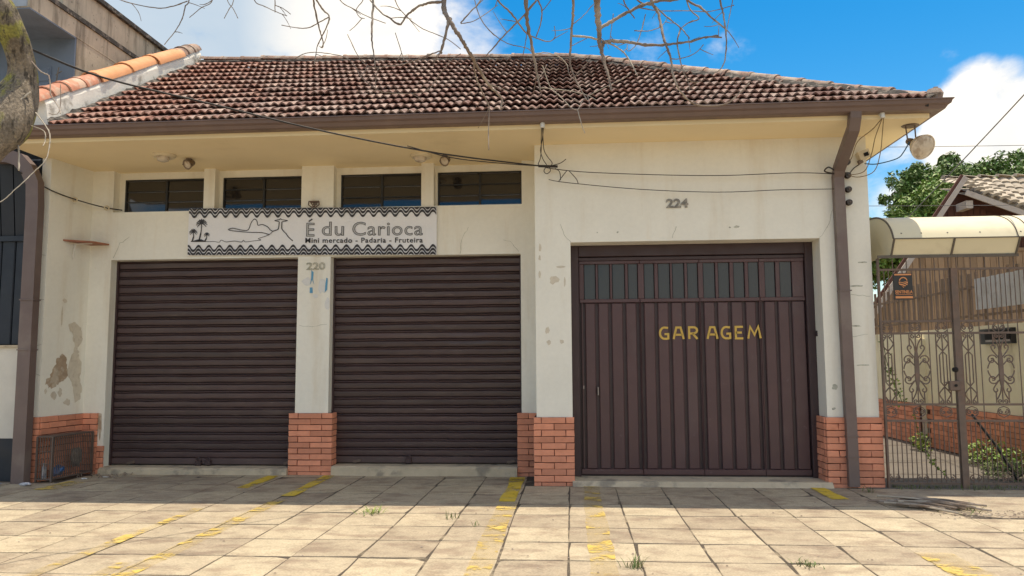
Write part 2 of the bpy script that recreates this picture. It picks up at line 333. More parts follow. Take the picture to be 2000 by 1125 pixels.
M['vine'] = mat('vine_leaf', (.20, .27, .035), .6, .2, 20, (.10, .16, .03), 6, .45, .6, .9, rand=.3)
M['trunk2'] = mat('trunk_bark', (.10, .08, .06), .95, .2, 8)
M['cable'] = mat('black_cable', (.022, .018, .018), .6, .1, 5)
M['cablegrey'] = mat('grey_cable', (.16, .15, .145), .6, .1, 5)
M['cableblue'] = mat('blue_wire', (.05, .14, .25), .6, .1, 5)
M['cableyellow'] = mat('tan_wire', (.22, .15, .07), .6, .1, 5)
M['plastic'] = mat('white_plastic', (.70, .68, .62), .45, .05, 6)
M['plasticold'] = mat('yellowed_plastic', (.66, .57, .40), .5, .08, 8)
M['lampmetal'] = mat('lamp_metal', (.20, .15, .11), .5, .2, 12, metal=.5)
M['porcelain'] = mat('dark_insulator', (.035, .024, .018), .25, .2, 20)
M['bulb'] = mat('frosted_bulb', (.60, .52, .42), .22, .12, 16, (.34, .26, .19), 11, .46, .62, .8)
M['shelf'] = mat('red_shelf', (.30, .115, .06), .6, .15, 12)
M['bluebag'] = mat('blue_bag', (.03, .12, .33), .4, .2, 20)
M['clearplastic'] = mat('crumpled_plastic', (.55, .56, .60), .25, .2, 30, (.2,.22,.3), 30, .5, .6, .8)
M['paper'] = mat('torn_paper', (.70, .70, .69), .8, .06, 20)
M['bluepaper'] = mat('blue_paper', (.12, .34, .55), .8, .1, 20)
M['orange'] = mat('orange_print', (.66, .28, .11), .6, .06, 10)
M['signblack'] = mat('sign_black', (.022, .021, .022), .45, .1, 10)
M['zinc'] = mat('white_ribbed_sheet', (.60, .60, .60), .6, .08, 6, (.42,.40,.38), 4, .5, .65, .6)
M['steel'] = mat('handle_steel', (.32, .29, .27), .4, .1, 12, metal=.7)
def glass(name, col, rough, wave=None, spec=.5, ior=1.5):
    mt = bpy.data.materials.new(name); mt.use_nodes = True; N = mt.node_tree.nodes; L = mt.node_tree.links; b = N['Principled BSDF']
    b.inputs['Base Color'].default_value = (*col, 1); b.inputs['Roughness'].default_value = rough; b.inputs['Specular IOR Level'].default_value = spec; b.inputs['IOR'].default_value = ior
    geo = N.new('ShaderNodeNewGeometry'); n = N.new('ShaderNodeTexNoise'); n.inputs['Scale'].default_value = 3 if not wave else 9; L.new(geo.outputs['Position'], n.inputs['Vector'])
    bn = N.new('ShaderNodeBump'); bn.inputs['Distance'].default_value = .0006 if not wave else .002; L.new(n.outputs['Fac'], bn.inputs['Height']); L.new(bn.outputs[0], b.inputs['Normal'])
    return mt
M['glass'] = glass('dark_window_glass', (.020, .018, .017), .06, ior=1.7)
M['ribglass'] = glass('ribbed_glass', (.034, .042, .048), .2, True)

# ------------------------------------------------------------------ ground and pavement
g = G(); g.add([(-600,-600,-.16),(600,-600,-.16),(600,600,-.16),(-600,600,-.16)], [(0,1,2,3)]); g.build('ground', M['soil'], kind='structure')
g = G(); g.add([(-80,-20,-.13),(80,-20,-.13),(80,-9.3,-.13),(-80,-9.3,-.13)], [(0,1,2,3)]); g.build('road', M['asphalt'], kind='structure')
g = G(); g.box(-80,80,-9.3,-9.12,-.15,.0,.0); g.build('kerb', M['sill'], kind='structure')
pav = G(); pav.box(-40,40,-9.12,.95,-.155,-.0035)
pav = pav.build('pavement', M['joint'], kind='structure')
PX, PY = .4708, .5
def tile_mesh(w, d, seed):
    r = random.Random(seed); q = lambda: r.uniform(-.0045, .0045); c = .0025
    o = [(-w/2+q(),-d/2+q()),(0,-d/2+q()),(w/2+q(),-d/2+q()),(w/2+q(),0),(w/2+q(),d/2+q()),(0,d/2+q()),(-w/2+q(),d/2+q()),(-w/2+q(),0)]
    g = G(); n = 8
    if seed%4 == 0:                        # a chipped corner
        k = r.choice((0,2,4,6)); o[k] = (o[k][0]*(1-r.uniform(.04,.08)), o[k][1]*(1-r.uniform(.04,.09)))
    vs = [(x,y,-.03) for x,y in o]+[(x,y,-c) for x,y in o]+[(x*(1-2*c/w),y*(1-2*c/d),0) for x,y in o]
    fs = [(i,(i+1)%n,n+(i+1)%n,n+i) for i in range(n)]+[(n+i,n+(i+1)%n,2*n+(i+1)%n,2*n+i) for i in range(n)]+[tuple(2*n+i for i in range(n))]
    return g.add(vs, fs).mesh('paving_tile', M['stone'])
TM = [tile_mesh(PX-.011, PY-.020, 40+i) for i in range(9)]
def rowy(k): return -.316-PY*k            # centre of row k
def taken(x, y):                          # spots where the pavement is patched with cement instead
    return x > 3.30+.25*max(0, -(y+.9)) and y > -1.45
nt_ = 0
for k in range(-2, 7):
    y = rowy(k)
    for j in range(-15, 15):
        x = -.034+PX*(j+.5)
        half = .45*(y+8.3)*1.62+.5
        if abs(x+.076*(y+8.3)) > half or taken(x, y): continue
        if y > .1 and not (-5.6 < x < -.4): continue
        sx = 1.0; yy = y
        inst('paving_tile', TM[rnd.randrange(9)], (x+rnd.uniform(-.002,.002), yy+rnd.uniform(-.002,.002), rnd.uniform(-.002,.002)), pav,
             rot=(rnd.uniform(-.006,.006), rnd.uniform(-.006,.006), math.pi*rnd.randrange(2)+rnd.uniform(-.003,.003)))
        nt_ += 1
g = G()                                   # tiles beyond the picture and behind the camera: one flat joined part
for k in range(-1, 18):
    y = rowy(k)
    for j in range(-44, 44):
        x = -.034+PX*(j+.5); half = .45*(y+8.3)*1.62+.5
        vis = k < 7 and abs(x+.076*(y+8.3)) <= half
        if vis or taken(x, y): continue
        g.box(x-PX/2+.006, x+PX/2-.006, y-PY/2+.005, y+PY/2-.005, -.03, 0)
g.build('paving_tile', M['stone'], pav, kind='stuff')
# worn yellow parking lines painted over the tiles
def line(x0, x1, y0, y1, m='yellow', z=.006, dx=0):
    g = G(); n = max(2, int(abs(y1-y0)/.25)); secs = []
    r = random.Random(int(x0*1000)+int(y0*100))
    for i in range(n+1):
        y = y0+(y1-y0)*i/n; secs.append([(x0+dx*i/n+r.uniform(-.012,.012), y, z), (x1+dx*i/n+r.uniform(-.012,.012), y, z)])
    g.sweep(secs).build('painted_line', M[m], pav)
line(-.690,-.535,.50,-1.00,'yellow2'); line(-.685,-.515,-1.05,-3.9,'yellow')
line(.105,.275,-.10,-4.0,'yellow')
line(-2.86,-2.735,.55,-.80,'yellow2'); line(-2.87,-2.73,-1.0,-3.9,'yellow')
line(-3.52,-3.385,.50,-.35,'yellow2'); line(-3.42,-3.32,-1.45,-4.2,'yellow')
line(2.43,2.575,-.09,-.75,'yellow2'); line(2.30,2.55,-2.75,-3.35,'yellow')
line(-5.62,-5.36,.02,-.55,'yellow'); line(-3.0,-2.9,-3.3,-4.0,'yellow')
# cement patch at the right and the passage floor
g = G(); g.slab([(3.05,-.10),(5.6,-.08),(5.6,-1.50),(3.9,-1.46),(3.55,-1.52),(3.30,-1.36),(3.10,-1.0),(3.30,-.86)], -.002, .05); g.build('cement_patch', M['stone'], pav)
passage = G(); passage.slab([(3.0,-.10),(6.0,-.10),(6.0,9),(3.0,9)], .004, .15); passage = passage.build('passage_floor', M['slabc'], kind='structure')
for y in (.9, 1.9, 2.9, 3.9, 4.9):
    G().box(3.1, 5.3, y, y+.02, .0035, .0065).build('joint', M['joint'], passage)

# ------------------------------------------------------------------ the shop
shop = empty('shop_house', (-1.4, 2, 0), 'long cream shop building with brown roller shutters, garage door and tiled hip roof', 'shop building')
ZS = 3.69
g = G()
g.box(-.377,.008,0,.42,0,2.596); g.box(2.651,3.174,0,.42,0,2.596); g.box(-.377,3.174,0,.42,2.596,ZS)
g.box(-.377,-.08,.42,.95,0,ZS); g.box(2.95,3.174,.42,5.9,0,ZS)
g.build('garage_wall', M['paint'], shop)
g = G()
g.add([(-6.10,0,0),(-5.99,0,0),(-5.90,.65,0),(-6.10,.65,0),(-6.10,0,ZS),(-5.99,0,ZS),(-5.90,.65,ZS),(-6.10,.65,ZS)],
      [(0,3,2,1),(4,5,6,7),(0,1,5,4),(1,2,6,5),(2,3,7,6),(3,0,4,7)])
g.box(-6.10,-6.0,.65,5.9,0,ZS); g.box(-6.0,-.377,5.75,5.9,0,ZS); g.box(-.377,2.95,5.75,5.9,0,ZS)
g.build('side_wall', M['paint'], shop)
g = G()
g.box(-6.0,-5.624,.65,.95,0,2.573); g.box(-3.269,-2.868,.65,.95,0,2.573); g.box(-.579,-.377,.65,.95,0,2.573)
g.box(-6.0,-.377,.65,.95,2.573,3.168)
for x0, x1 in ((-6.0,-5.63),(-4.475,-4.335),(-3.245,-2.845),(-1.77,-1.62),(-.562,-.377)): g.box(x0,x1,.65,.95,3.168,ZS)
for x0, x1 in ((-5.63,-4.475),(-4.335,-3.245),(-2.845,-1.77),(-1.62,-.562)): g.box(x0,x1,.78,.95,3.60,ZS)
g.build('shopfront_wall', M['paint'], shop)
G().box(-6.1,3.57,-.6,5.9,ZS,3.752).build('soffit', M['soffit'], shop)
g = G(); g.box(.0,2.66,-.05,.45,-.01,.052); g.add([(.0,-.05,.052),(2.66,-.05,.052),(2.66,-.10,.0),(.0,-.10,.0)],[(0,1,2,3)])
g.build('door_sill', M['sill'], shop)
for a, b, h in ((-5.624,-3.33,.075),(-2.80,-.63,.105)):
    g = G(); secs = []; rr = random.Random(int(h*1000))
    for i in range(15):
        x = a+(b-a)*i/14; q = rr.uniform(-.012,.012)
        secs.append([(x,.95,-.01),(x,.56+q,-.01),(x,.565+q,h-.02),(x,.60,h+rr.uniform(-.003,.003)),(x,.95,h)])
    g.sweep(secs, closed=True).build('door_sill', M['sill'], shop)

# bricks ----------------------------------------------------------
BH, PITCH = .0605, .0681
def brick_mesh(ln, dep, seed):
    r = random.Random(seed); g = G(); g.box(-ln/2, ln/2, -dep/2, dep/2, -BH/2, BH/2, .0035)
    g.v = [(x+r.uniform(-.003,.003), y+r.uniform(-.002,.002), z+r.uniform(-.0022,.0022)) for x,y,z in g.v]
    return g.mesh('brick', M['brick'])
BM = {}
def lay(base, origin, xdir, length, courses, patA, patB, z0=.0, dep=.028, top=.715):
    """courses of bricks along a face; xdir = unit vector along the face, front is to its right (-Y for +X)"""
    ang = math.atan2(xdir[1], xdir[0])
    for c in range(courses):
        pat = patA if c%2 == 0 else patB; s = 0
        zc = top-BH/2-.003-PITCH*c
        for ln in pat:
            L = ln-.007; key = (round(L,3), dep, rnd.randrange(3))
            if key not in BM: BM[key] = brick_mesh(L, dep, hash(key)&0xffff)
            t = s+ln/2; j = rnd.uniform(-.0025,.0025)
            inst('brick', BM[key], (origin[0]+xdir[0]*t+j*xdir[1], origin[1]+xdir[1]*t-j*xdir[0], zc+rnd.uniform(-.001,.001)), base,
                 rot=(0, rnd.uniform(-.004,.004), ang+rnd.uniform(-.004,.004)))
            s += ln
def base(boxes):
    g = G()
    for b in boxes: g.box(*b)
    return g.build('brick_base', M['mortar'], shop)
# garage left pier: front X -.41..0.02
b = base([(-.402,.026,-.016,.0,0,.712),(-.402,-.377,-.016,.6,0,.712)])
lay(b, (-.410,-.019,0), (1,0,0), .437, 11, (.083,.262,.092), (.219,.218))
# garage right pier, with its reveal facing left
b = base([(2.632,3.19,-.016,0,0,.712),(2.632,2.651,-.016,.29,0,.712),(3.174,3.19,-.016,.5,0,.712)])
lay(b, (2.624,-.019,0), (1,0,0), .57, 11, (.285,.285), (.125,.16,.16,.125))
lay(b, (2.629,.29,0), (0,-1,0), .29, 11, (.15,.142), (.24,.052))
# middle pillar, front and right return
b = base([(-3.325,-2.812,.634,.65,0,.712),(-2.868,-2.812,.65,.80,0,.712),(-3.325,-3.269,.65,.80,0,.712)])
lay(b, (-3.333,.631,0), (1,0,0), .527, 11, (.115,.285,.127), (.263,.264))
lay(b, (-2.820,.646,0), (0,1,0), .15, 11, (.15,), (.15,))
# pilaster beside the garage
b = base([(-.625,-.402,.634,.65,0,.712),(-.625,-.579,.65,.8,0,.712)])
lay(b, (-.633,.631,0), (1,0,0), .232, 11, (.135,.097), (.232,))
# left wing: front, side and the strip by the shutter
b = base([(-6.10,-5.975,-.016,.0,0,.712)])
lay(b, (-6.10,-.019,0), (1,0,0), .14, 11, (.07,.07), (.14,))
dv = Vector((.09,.65,0)).normalized()
g = G(); g.add([(-5.99,0,0),(-5.972,-.003,0),(-5.885,.634,0),(-5.90,.65,0),(-5.99,0,.712),(-5.972,-.003,.712),(-5.885,.634,.712),(-5.90,.65,.712)],[(0,1,2,3),(4,5,6,7),(0,1,5,4),(1,2,6,5),(2,3,7,6),(3,0,4,7)])
b2 = g.build('brick_base', M['mortar'], shop)
lay(b2, (-5.968,-.004,0), tuple(dv), .64, 11, (.25,.25,.13), (.125,.25,.255))
b = base([(-5.885,-5.70,.634,.65,0,.712),(-5.70,-5.615,.634,.65,0,.32)])
lay(b, (-5.885,.631,0), (1,0,0), .19, 11, (.10,.09), (.19,))
lay(b, (-5.695,.631,0), (1,0,0), .09, 5, (.09,), (.045,.045), top=.325)

# shutters ----------------------------------------------------------
def shutter(x0, x1, z0, z1, n):
    cx = (x0+x1)/2
    g = G(); g.box(x0,x1,.835,.86,z0,z1); sh = g.build('roller_shutter', M['shutter'], shop)
    pitch = (z1-z0-.085)/n
    prof = [(.822,0),(.812,.003),(.801,.009),(.797,.020),(.799,pitch-.034),(.805,pitch-.027),(.813,pitch-.024),(.804,pitch-.021),(.797,pitch-.013),(.803,pitch-.005),(.822,pitch-.001)]
    mes = []
    for v in range(5):                     # slats with their own small dents and sag
        r = random.Random(v*7+int(cx*100)); q = [r.uniform(-.0028,.0028) for _ in range(16)]; w = [r.uniform(-.0022,.0022) for _ in range(16)]
        if v > 2: k = r.randrange(3,13); q[k] += .009; w[k] -= .004
        g = G(); g.sweep([[(x0-cx+(x1-x0)*i/15, y+q[i]*(y < .815), z+w[i]) for y, z in prof] for i in range(16)]); mes.append(g.mesh('slat', M['shutter'], True))
    for i in range(n):
        inst('slat', mes[rnd.randrange(5) if rnd.random() < .6 else rnd.randrange(3)], (cx, rnd.uniform(-.003,.003), z0+.085+pitch*i), sh, rot=(0, rnd.uniform(-.0009,.0009), 0))
    g = G(); g.box(x0,x1,.800,.84,z0+.008,z0+.083,.006); g.build('bottom_rail', M['shutter'], sh)
    return sh
s1 = shutter(-5.62,-3.272,.082,2.575,24)
s2 = shutter(-2.866,-.580,.112,2.575,24)
def padlock(sh, x, z):
    g = G(); g.box(x-.035,x+.035,.765,.798,z,z+.06,.008); g.tube([(x-.022,.782,z+.06),(x-.022,.782,z+.085),(x,.782,z+.097),(x+.022,.782,z+.085),(x+.022,.782,z+.06)], .006, 6)
    g.build('padlock', M['gframe'], sh)
padlock(s1,-4.50,.078); padlock(s1,-4.38,.082); padlock(s2,-1.93,.115)
for sh, x, z in ((s1,-5.35,.11),(s1,-3.40,.115),(s2,-2.55,.14),(s2,-.72,.14)):
    g = G(); g.obox((x,.79,z),(.045,0,.012),(0,.01,0),(-.004,0,.014)); g.build('latch', M['iron'], sh)
for a, b_ in ((-5.624,-5.60),(-3.292,-3.269),(-2.868,-2.846),(-.60,-.579)):
    z0 = .08
    G().box(a,b_,.775,.80,z0,2.573).build('shutter_guide', M['gframe'], shop)

# garage door ----------------------------------------------------------
gd = G(); gd.box(.0,2.66,.330,.36,.052,2.60); gd = gd.build('garage_door', M['gframe'], shop)
g = G(); g.box(.008,.095,.255,.33,.052,2.596,.006); g.box(2.565,2.651,.255,.33,.052,2.596,.006); g.box(.095,2.565,.255,.33,2.470,2.596,.006)
g.box(.095,2.565,.285,.33,2.425,2.464,.004); g.build('frame', M['gframe'], gd)
CH = [.144,.291,.438,.596,.747,.798,.949,1.099,1.25,1.40,1.455,1.604,1.753,1.907,2.05,2.11,2.258,2.405]
edges = [.118]+CH+[2.555]
leafb = (.772,1.428,2.08)
for i in range(len(edges)-1):
    a, b_ = edges[i], edges[i+1]
    a2 = a+(.018 if i else 0); b2 = b_-(.018 if i < len(edges)-2 else 0)
    if b2-a2 < .03:
        mid = (a+b_)/2
        for q0, q1 in ((a2,mid-.002),(mid+.002,b2)): G().box(q0,q1,.296,.33,.125,1.958,.003).build('stile', M['gdoor'], gd)
        continue
    G().box(a2,b2,.300,.33,.132,1.950,.008).build('panel', M['gdoor'], gd)
for a, b_ in ((.100,.770),(.774,1.426),(1.430,2.078),(2.082,2.562)):
    G().box(a,b_,.292,.33,.072,.130,.004).build('bottom_rail', M['gdoor'], gd)
    G().box(a,b_,.290,.33,1.955,1.995,.004).build('middle_rail', M['gdoor'], gd)
    G().box(a,b_,.290,.33,2.388,2.424,.004).build('top_rail', M['gdoor'], gd)
PN = [(.156,.28),(.312,.439),(.471,.606),(.646,.749),(.824,.931),(.979,1.105),(1.136,1.262),(1.301,1.411),(1.474,1.599),(1.638,1.755),(1.805,1.918),(1.965,2.073),(2.143,2.251),(2.305,2.428)]
prev = .100
for i, (a, b_) in enumerate(PN+[(2.562,2.6)]):
    G().box(prev+.0,a-.004,.292,.33,1.995,2.388,.004).build('glazing_bar', M['gdoor'], gd)
    prev = b_+.004
for a, b_ in PN:
    n = 10; secs = [[(a+(b_-a)*k/(2*n), .318-(.004 if k%2 else 0), 1.995), (a+(b_-a)*k/(2*n), .318-(.004 if k%2 else 0), 2.388)] for k in range(2*n+1)]
    G().sweep(secs).build('glass_pane', M['ribglass'], gd, smooth='full')
g = G(); g.box(.285,.302,.27,.302,.93,1.02,.004); g.box(.287,.300,.262,.30,.955,.995,.004); g.build('handle', M['steel'], gd)
g = G(); g.box(.128,.142,.292,.302,1.0,1.035,.002); g.build('keyhole_plate', M['steel'], gd)
# hand painted GARAGEM
def letter(pts_list, x0, x1, z0, z1):
    g = G()
    for pts in pts_list:
        P = [(x0+(x1-x0)*u, z0+(z1-z0)*v) for u, v in pts]
        g.ribbon(P, .023, .2925, .004)
    g.build('letter', M['gold'], gd)
def arc(cx, cy, rx, ry, a0, a1, n=10): return [(cx+rx*math.cos(R(a0+(a1-a0)*i/n)), cy+ry*math.sin(R(a0+(a1-a0)*i/n))) for i in range(n+1)]
LG = [[(.95,.93),(.55,.97)]+arc(.55,.5,.5,.47,100,262,10)+[(.75,.03),(.95,.06),(.95,.42),(.55,.42)]]
LA = [[(.02,0),(.30,.96),(.70,.96),(.98,0)],[(.16,.36),(.84,.36)]]
LR = [[(.08,0),(.08,.97),(.55,.97)]+arc(.55,.72,.38,.25,80,-80,6)+[(.2,.45)],[(.45,.45),(.95,0)]]
LE = [[(.95,.97),(.1,.97),(.1,.02),(.95,.02)],[(.1,.5),(.80,.5)]]
LM = [[(.0,.0),(.17,.97),(.5,.30),(.82,1.0),(.98,.02)]]
for P, (x0, x1) in zip((LG,LA,LR,LA,LG,LE,LM), ((.978,1.078),(1.128,1.243),(1.293,1.395),(1.497,1.610),(1.648,1.749),(1.797,1.890),(1.939,2.074))):
    letter(P, x0, x1, 1.543, 1.676)
G().box(2.640,2.651,.20,.235,1.56,1.62).build('door_stop', M['gframe'], gd)

# windows ----------------------------------------------------------
for x0, x1 in ((-5.555,-4.475),(-4.285,-3.245),(-2.79,-1.77),(-1.59,-.562)):
    zb, zt = 3.168, 3.60; g = G(); fwid = .018; mid = (x0+x1)/2
    xl = x0-.075 if x0 < -5.5 else (x0-.05)
    g.box(xl,x0,.78,.95,zb,zt) if False else None
    g.box(x0,x0+fwid,.772,.80,zb,zt); g.box(x1-fwid,x1,.772,.80,zb,zt); g.box(x0+fwid,x1-fwid,.772,.80,zt-fwid,zt); g.box(x0+fwid,x1-fwid,.772,.80,zb,zb+.014)
    g.box(mid-.012,mid+.012,.772,.80,zb+.014,zt-fwid)
    h = (zt-fwid-zb-.014)/3
    for q in (1, 2):
        for a, b_ in ((x0+fwid,mid-.012),(mid+.012,x1-fwid)): g.box(a,b_,.776,.80,zb+.014+h*q-.006,zb+.014+h*q+.006)
    wf = g.build('window', M['winframe'], shop)
    for q in range(3):
        for a, b_ in ((x0+fwid,mid-.012),(mid+.012,x1-fwid)):
            lo, hi = zb+.014+h*q+.006*(q>0), zb+.014+h*(q+1)-.006*(q<2); t = rnd.uniform(-.0008,.0008)
            G().add([(a,.788+t,lo),(b_,.788+t,lo),(b_,.794-t,hi),(a,.794-t,hi)],[(0,1,2,3)]).build('pane', M['glass'], wf)
            if rnd.random() < .7: G().box(a+.02,b_-.02,.783,.786,hi-.004,hi-.001).build('glazing_edge', M['steel'], wf)
for x0, x1 in ((-5.63,-5.555),(-4.335,-4.285),(-2.845,-2.79),(-1.62,-1.59)): G().box(x0,x1,.78,.95,3.168,3.60).build('window_jamb', M['paint'], shop)

# gutter, pipes ----------------------------------------------------------
XE = 3.57
prof = [(.005,3.735),(.085,3.738),(.105,3.745),(.125,3.775),(.150,3.790),(.160,3.822),(.172,3.826),(.172,3.836),(.150,3.836),(.140,3.80),(.005,3.78)]
secs = [[(-5.93,-.6-o,z) for o,z in prof],[(XE+.01+o*.9,-.6-o,z) for o,z in prof],[(XE+o,5.9,z) for o,z in prof]]
g = G(); g.sweep([secs[0],secs[1]], closed=True); g.sweep([secs[1],secs[2]], closed=True); gut = g.build('gutter', M['gutter'], shop)
for x in (-4.2,-2.4,-1.05,.35,1.75,2.55):
    g = G(); g.sweep([[(x+d,-.6-o-.003,z) for o,z in prof[:7]] for d in (-.006,.006)]); g.build('gutter_joint', M['gutter'], gut)
pth = [(2.83,-.665,3.76),(2.83,-.655,3.70),(2.832,-.60,3.60),(2.838,-.36,3.46),(2.845,-.12,3.32),(2.848,-.062,3.24),(2.85,-.055,3.10),(2.858,-.055,1.6),(2.865,-.055,.015)]
dp = G().tube(pth, .05, 4, square=(.105,.085)).build('downpipe', M['pipe'], shop)
for z in (2.02,.52,.31): G().box(2.802,2.922,-.104,-.008,z,z+.012).build('pipe_joint', M['pipe'], dp)
pth = [(-6.62,-.10,3.70),(-6.42,-.11,3.69),(-6.28,-.12,3.64),(-6.16,-.13,3.52),(-6.085,-.13,3.36),(-6.07,-.13,3.1),(-6.07,-.13,.0)]
dp = G().tube(pth, .1, 4, square=(.155,.10)).build('downpipe', M['pipe'], shop)
for z in (2.02,1.46): G().box(-6.155,-5.985,-.19,-.07,z,z+.014).build('pipe_joint', M['pipe'], dp)

# roof ----------------------------------------------------------
RL, RRx = -5.56, .13
ZE, EY = 3.815, -.715
def zr(x): return 5.825-(x+5.55)/5.68*.155
def hipx(t): return 3.63-(3.63-RRx)*t
def rp(x, t, w=0):
    dz = zr(x)-ZE; L = math.hypot(2.6-EY, dz)
    return Vector((x, EY+(2.6-EY)*t-w*dz/L, ZE+dz*t+w*(2.6-EY)/L))
g = G()
g.add([rp(RL,0,-.05),rp(3.62,0,-.05),rp(RRx,1,-.05),rp(RL,1,-.05),(3.62,6.0,ZE-.05),(RL,6.0,ZE-.05)],[(0,1,2,3),(1,4,2),(2,4,5,3)])
roof = g.build('roof', M['tile'], shop)
NT, TW = 13, .180
slope = math.hypot(3.3, 2.0)/NT
def rtile(g, c=None, mtx=None, seed=0):
    r = random.Random(seed); ln = slope*1.16; nu = 16; top0, top1, bot0, in0 = [], [], [], []
    for i in range(nu+1):
        u = -TW/2+TW*i/nu; ph = 2*math.pi*(u/(TW/2)); wv = .029*(.5+.5*math.cos(ph))**.75
        lip = .010 if i in (0,) else 0
        top0.append((u, .006*(i%4==2), .052+wv)); top1.append((u, ln, .006+wv*.8)); bot0.append((u, .004, .036+wv*.92)); in0.append((u, .11, .004+wv*.45))
    n = nu+1; vs = top0+top1+bot0+in0
    fs = [(i,i+1,n+i+1,n+i) for i in range(nu)]+[(2*n+i,2*n+i+1,i+1,i) for i in range(nu)]+[(3*n+i,3*n+i+1,2*n+i+1,2*n+i) for i in range(nu)]
    if mtx is not None: vs = [mtx@Vector(v) for v in vs]
    g.add(vs, fs)
TMs = []
for s in range(3):
    g = G(); rtile(g, seed=s); me = bpy.data.meshes.new('roof_tile'); me.from_pydata(g.v, [], g.f); me.materials.append(M['tile'])
    me.polygons.foreach_set('use_smooth', [True]*len(me.polygons)); me.set_sharp_from_angle(angle=R(40)); TMs.append(me)
rest = G(); cnt = 0
for row in range(NT):
    t = row/NT; j = 0
    while True:
        x = RL+.06+TW*(j+.5); j += 1
        if x+.0 > hipx(t+.5/NT): break
        p = rp(x, t); q = rp(x, t+.02); a = math.atan2(q.z-p.z, q.y-p.y)
        rot = Euler((a+rnd.uniform(-.012,.012), rnd.uniform(-.012,.012)-.03, rnd.uniform(-.018,.018)))
        if rnd.random() < .05: rot.rotate_axis('Z', rnd.uniform(-.09,.09)); p = p+Vector((0,rnd.uniform(-.035,.01),.006))
        loc = p+Vector((rnd.uniform(-.004,.004), rnd.uniform(-.006,.006), rnd.uniform(-.003,.004)))
        if cnt < 296: inst('roof_tile', TMs[rnd.randrange(3)], loc, roof, rot=rot); cnt += 1
        else: rtile(rest, mtx=Matrix.Translation(loc)@rot.to_matrix().to_4x4())
me = bpy.data.meshes.new('roof_tile'); me.from_pydata(rest.v, [], rest.f); me.materials.append(M['tile'])
me.polygons.foreach_set('use_smooth', [True]*len(me.polygons)); me.set_sharp_from_angle(angle=R(40))
o = bpy.data.objects.new('roof_tile', me); COL.objects.link(o); attach(o, roof); o['kind'] = 'stuff'
# ridge and hip caps
def capm(ln, r0, r1, m_, n=9, th=.018):
    g = G(); secs = []
    for y, r in ((0,r0),(ln*.12,r0*1.0),(ln*.13,r0*.93),(ln,r1)):
        secs.append([(r*math.cos(math.pi*i/n), y, r*.8*math.sin(math.pi*i/n)) for i in range(n+1)])
    g.sweep(secs); secs2 = [[(x,y,z) for x,y,z in secs[0]],[((r0-th)/r0*x, y, z*(r0-th)/r0) for x,y,z in secs[0]]]; g.sweep(secs2)
    return g.mesh('ridge_tile', m_, True)
cm = capm(.335,.098,.082,M['ridge'])
def run(a, b_, n, me=cm, lift=.02):
    a, b_ = Vector(a), Vector(b_); d = (b_-a); mtx = d.to_track_quat('Y','Z')
    for i in range(n):
        e = mtx.to_euler(); e.rotate_axis('Y', rnd.uniform(-.06,.06)); e.rotate_axis('X', rnd.uniform(-.015,.015))
        p = a+d*(i/n)+Vector((rnd.uniform(-.006,.006),0,lift+rnd.uniform(-.006,.008)))
        inst('ridge_tile', me, p, roof, rot=e)
ra, rb, hc = rp(RL+.02,1), rp(RRx,1), rp(3.63,0)
run(ra+Vector((0,0,.025)), rb+Vector((0,0,.025)), 18)
run(hc+Vector((-.10,.10,.035)), rb+Vector((0,0,.025)), 15)
# mouldy mortar bedding under the hip caps
g = G(); secs = []; d = rb-hc
for i in range(61):
    t = i/60; p = hc+d*t; k = 1.0-.5*t; w = (.10+rnd.uniform(0,.11))*k if t > .05 else .06
    secs.append([tuple(p+Vector((-.07-w,-.03,-.06))), tuple(p+Vector((-.06-w,-.03,.02+rnd.uniform(0,.02)))), tuple(p+Vector((-.06,-.03,.060+rnd.uniform(-.008,.012)))), tuple(p+Vector((.04,.04,.065))), tuple(p+Vector((.06,.06,-.06)))])
g.sweep(secs).build('hip_mortar', M['mould'], roof)
g = G(); secs = []
for i in range(41):
    p = ra+(rb-ra)*(i/40); secs.append([tuple(p+Vector((0,-.13-rnd.uniform(0,.03),-.10))), tuple(p+Vector((0,-.12-rnd.uniform(0,.03),.0))), tuple(p+Vector((0,-.07,.035+rnd.uniform(-.008,.008)))), tuple(p+Vector((0,0,.05)))])
g.sweep(secs).build('ridge_mortar', M['mould'], roof)
g = G(); g.lathe([(0,-.02),(.07,0),(.085,.06),(.06,.11),(0,.13)], hc+Vector((-.03,.06,.03)), n=10); g.box(3.585,3.62,-.70,-.58,3.85,3.97); g.build('hip_end', M['ridge'], roof, smooth=True)
# party parapet at the left end of the roof
g = G(); secs = []
for i in range(25):
    t = .01+1.01*i/24; p = rp(-5.55, t)
    j = rnd.uniform(-.02,.02)
    secs.append([(-5.86,p.y,max(p.z-.6,3.758)),(-5.54+rnd.uniform(-.004,.008),p.y,max(p.z-.6,3.758)),(-5.60+rnd.uniform(-.006,.006),p.y,p.z+.25-.1*t+j*.4),(-5.63,p.y,p.z+.32-.1*t),(-5.86,p.y,p.z+.32-.1*t)])
g.sweep(secs, closed=True); par = g.build('parapet', M['parapet'], shop)
g = G(); secs = []                        # crumbling mortar along the tiles
for i in range(50):
    t = i/49; p = rp(-5.5, t); secs.append([(-5.56,p.y,p.z+.075-.03*t+rnd.uniform(-.03,.04)),(-5.53+rnd.uniform(0,.03),p.y,p.z+.07+rnd.uniform(-.01,.02)),(-5.45+rnd.uniform(-.03,.05),p.y,p.z+.03)])
g.sweep(secs).build('mortar_fillet', M['mould'], par)
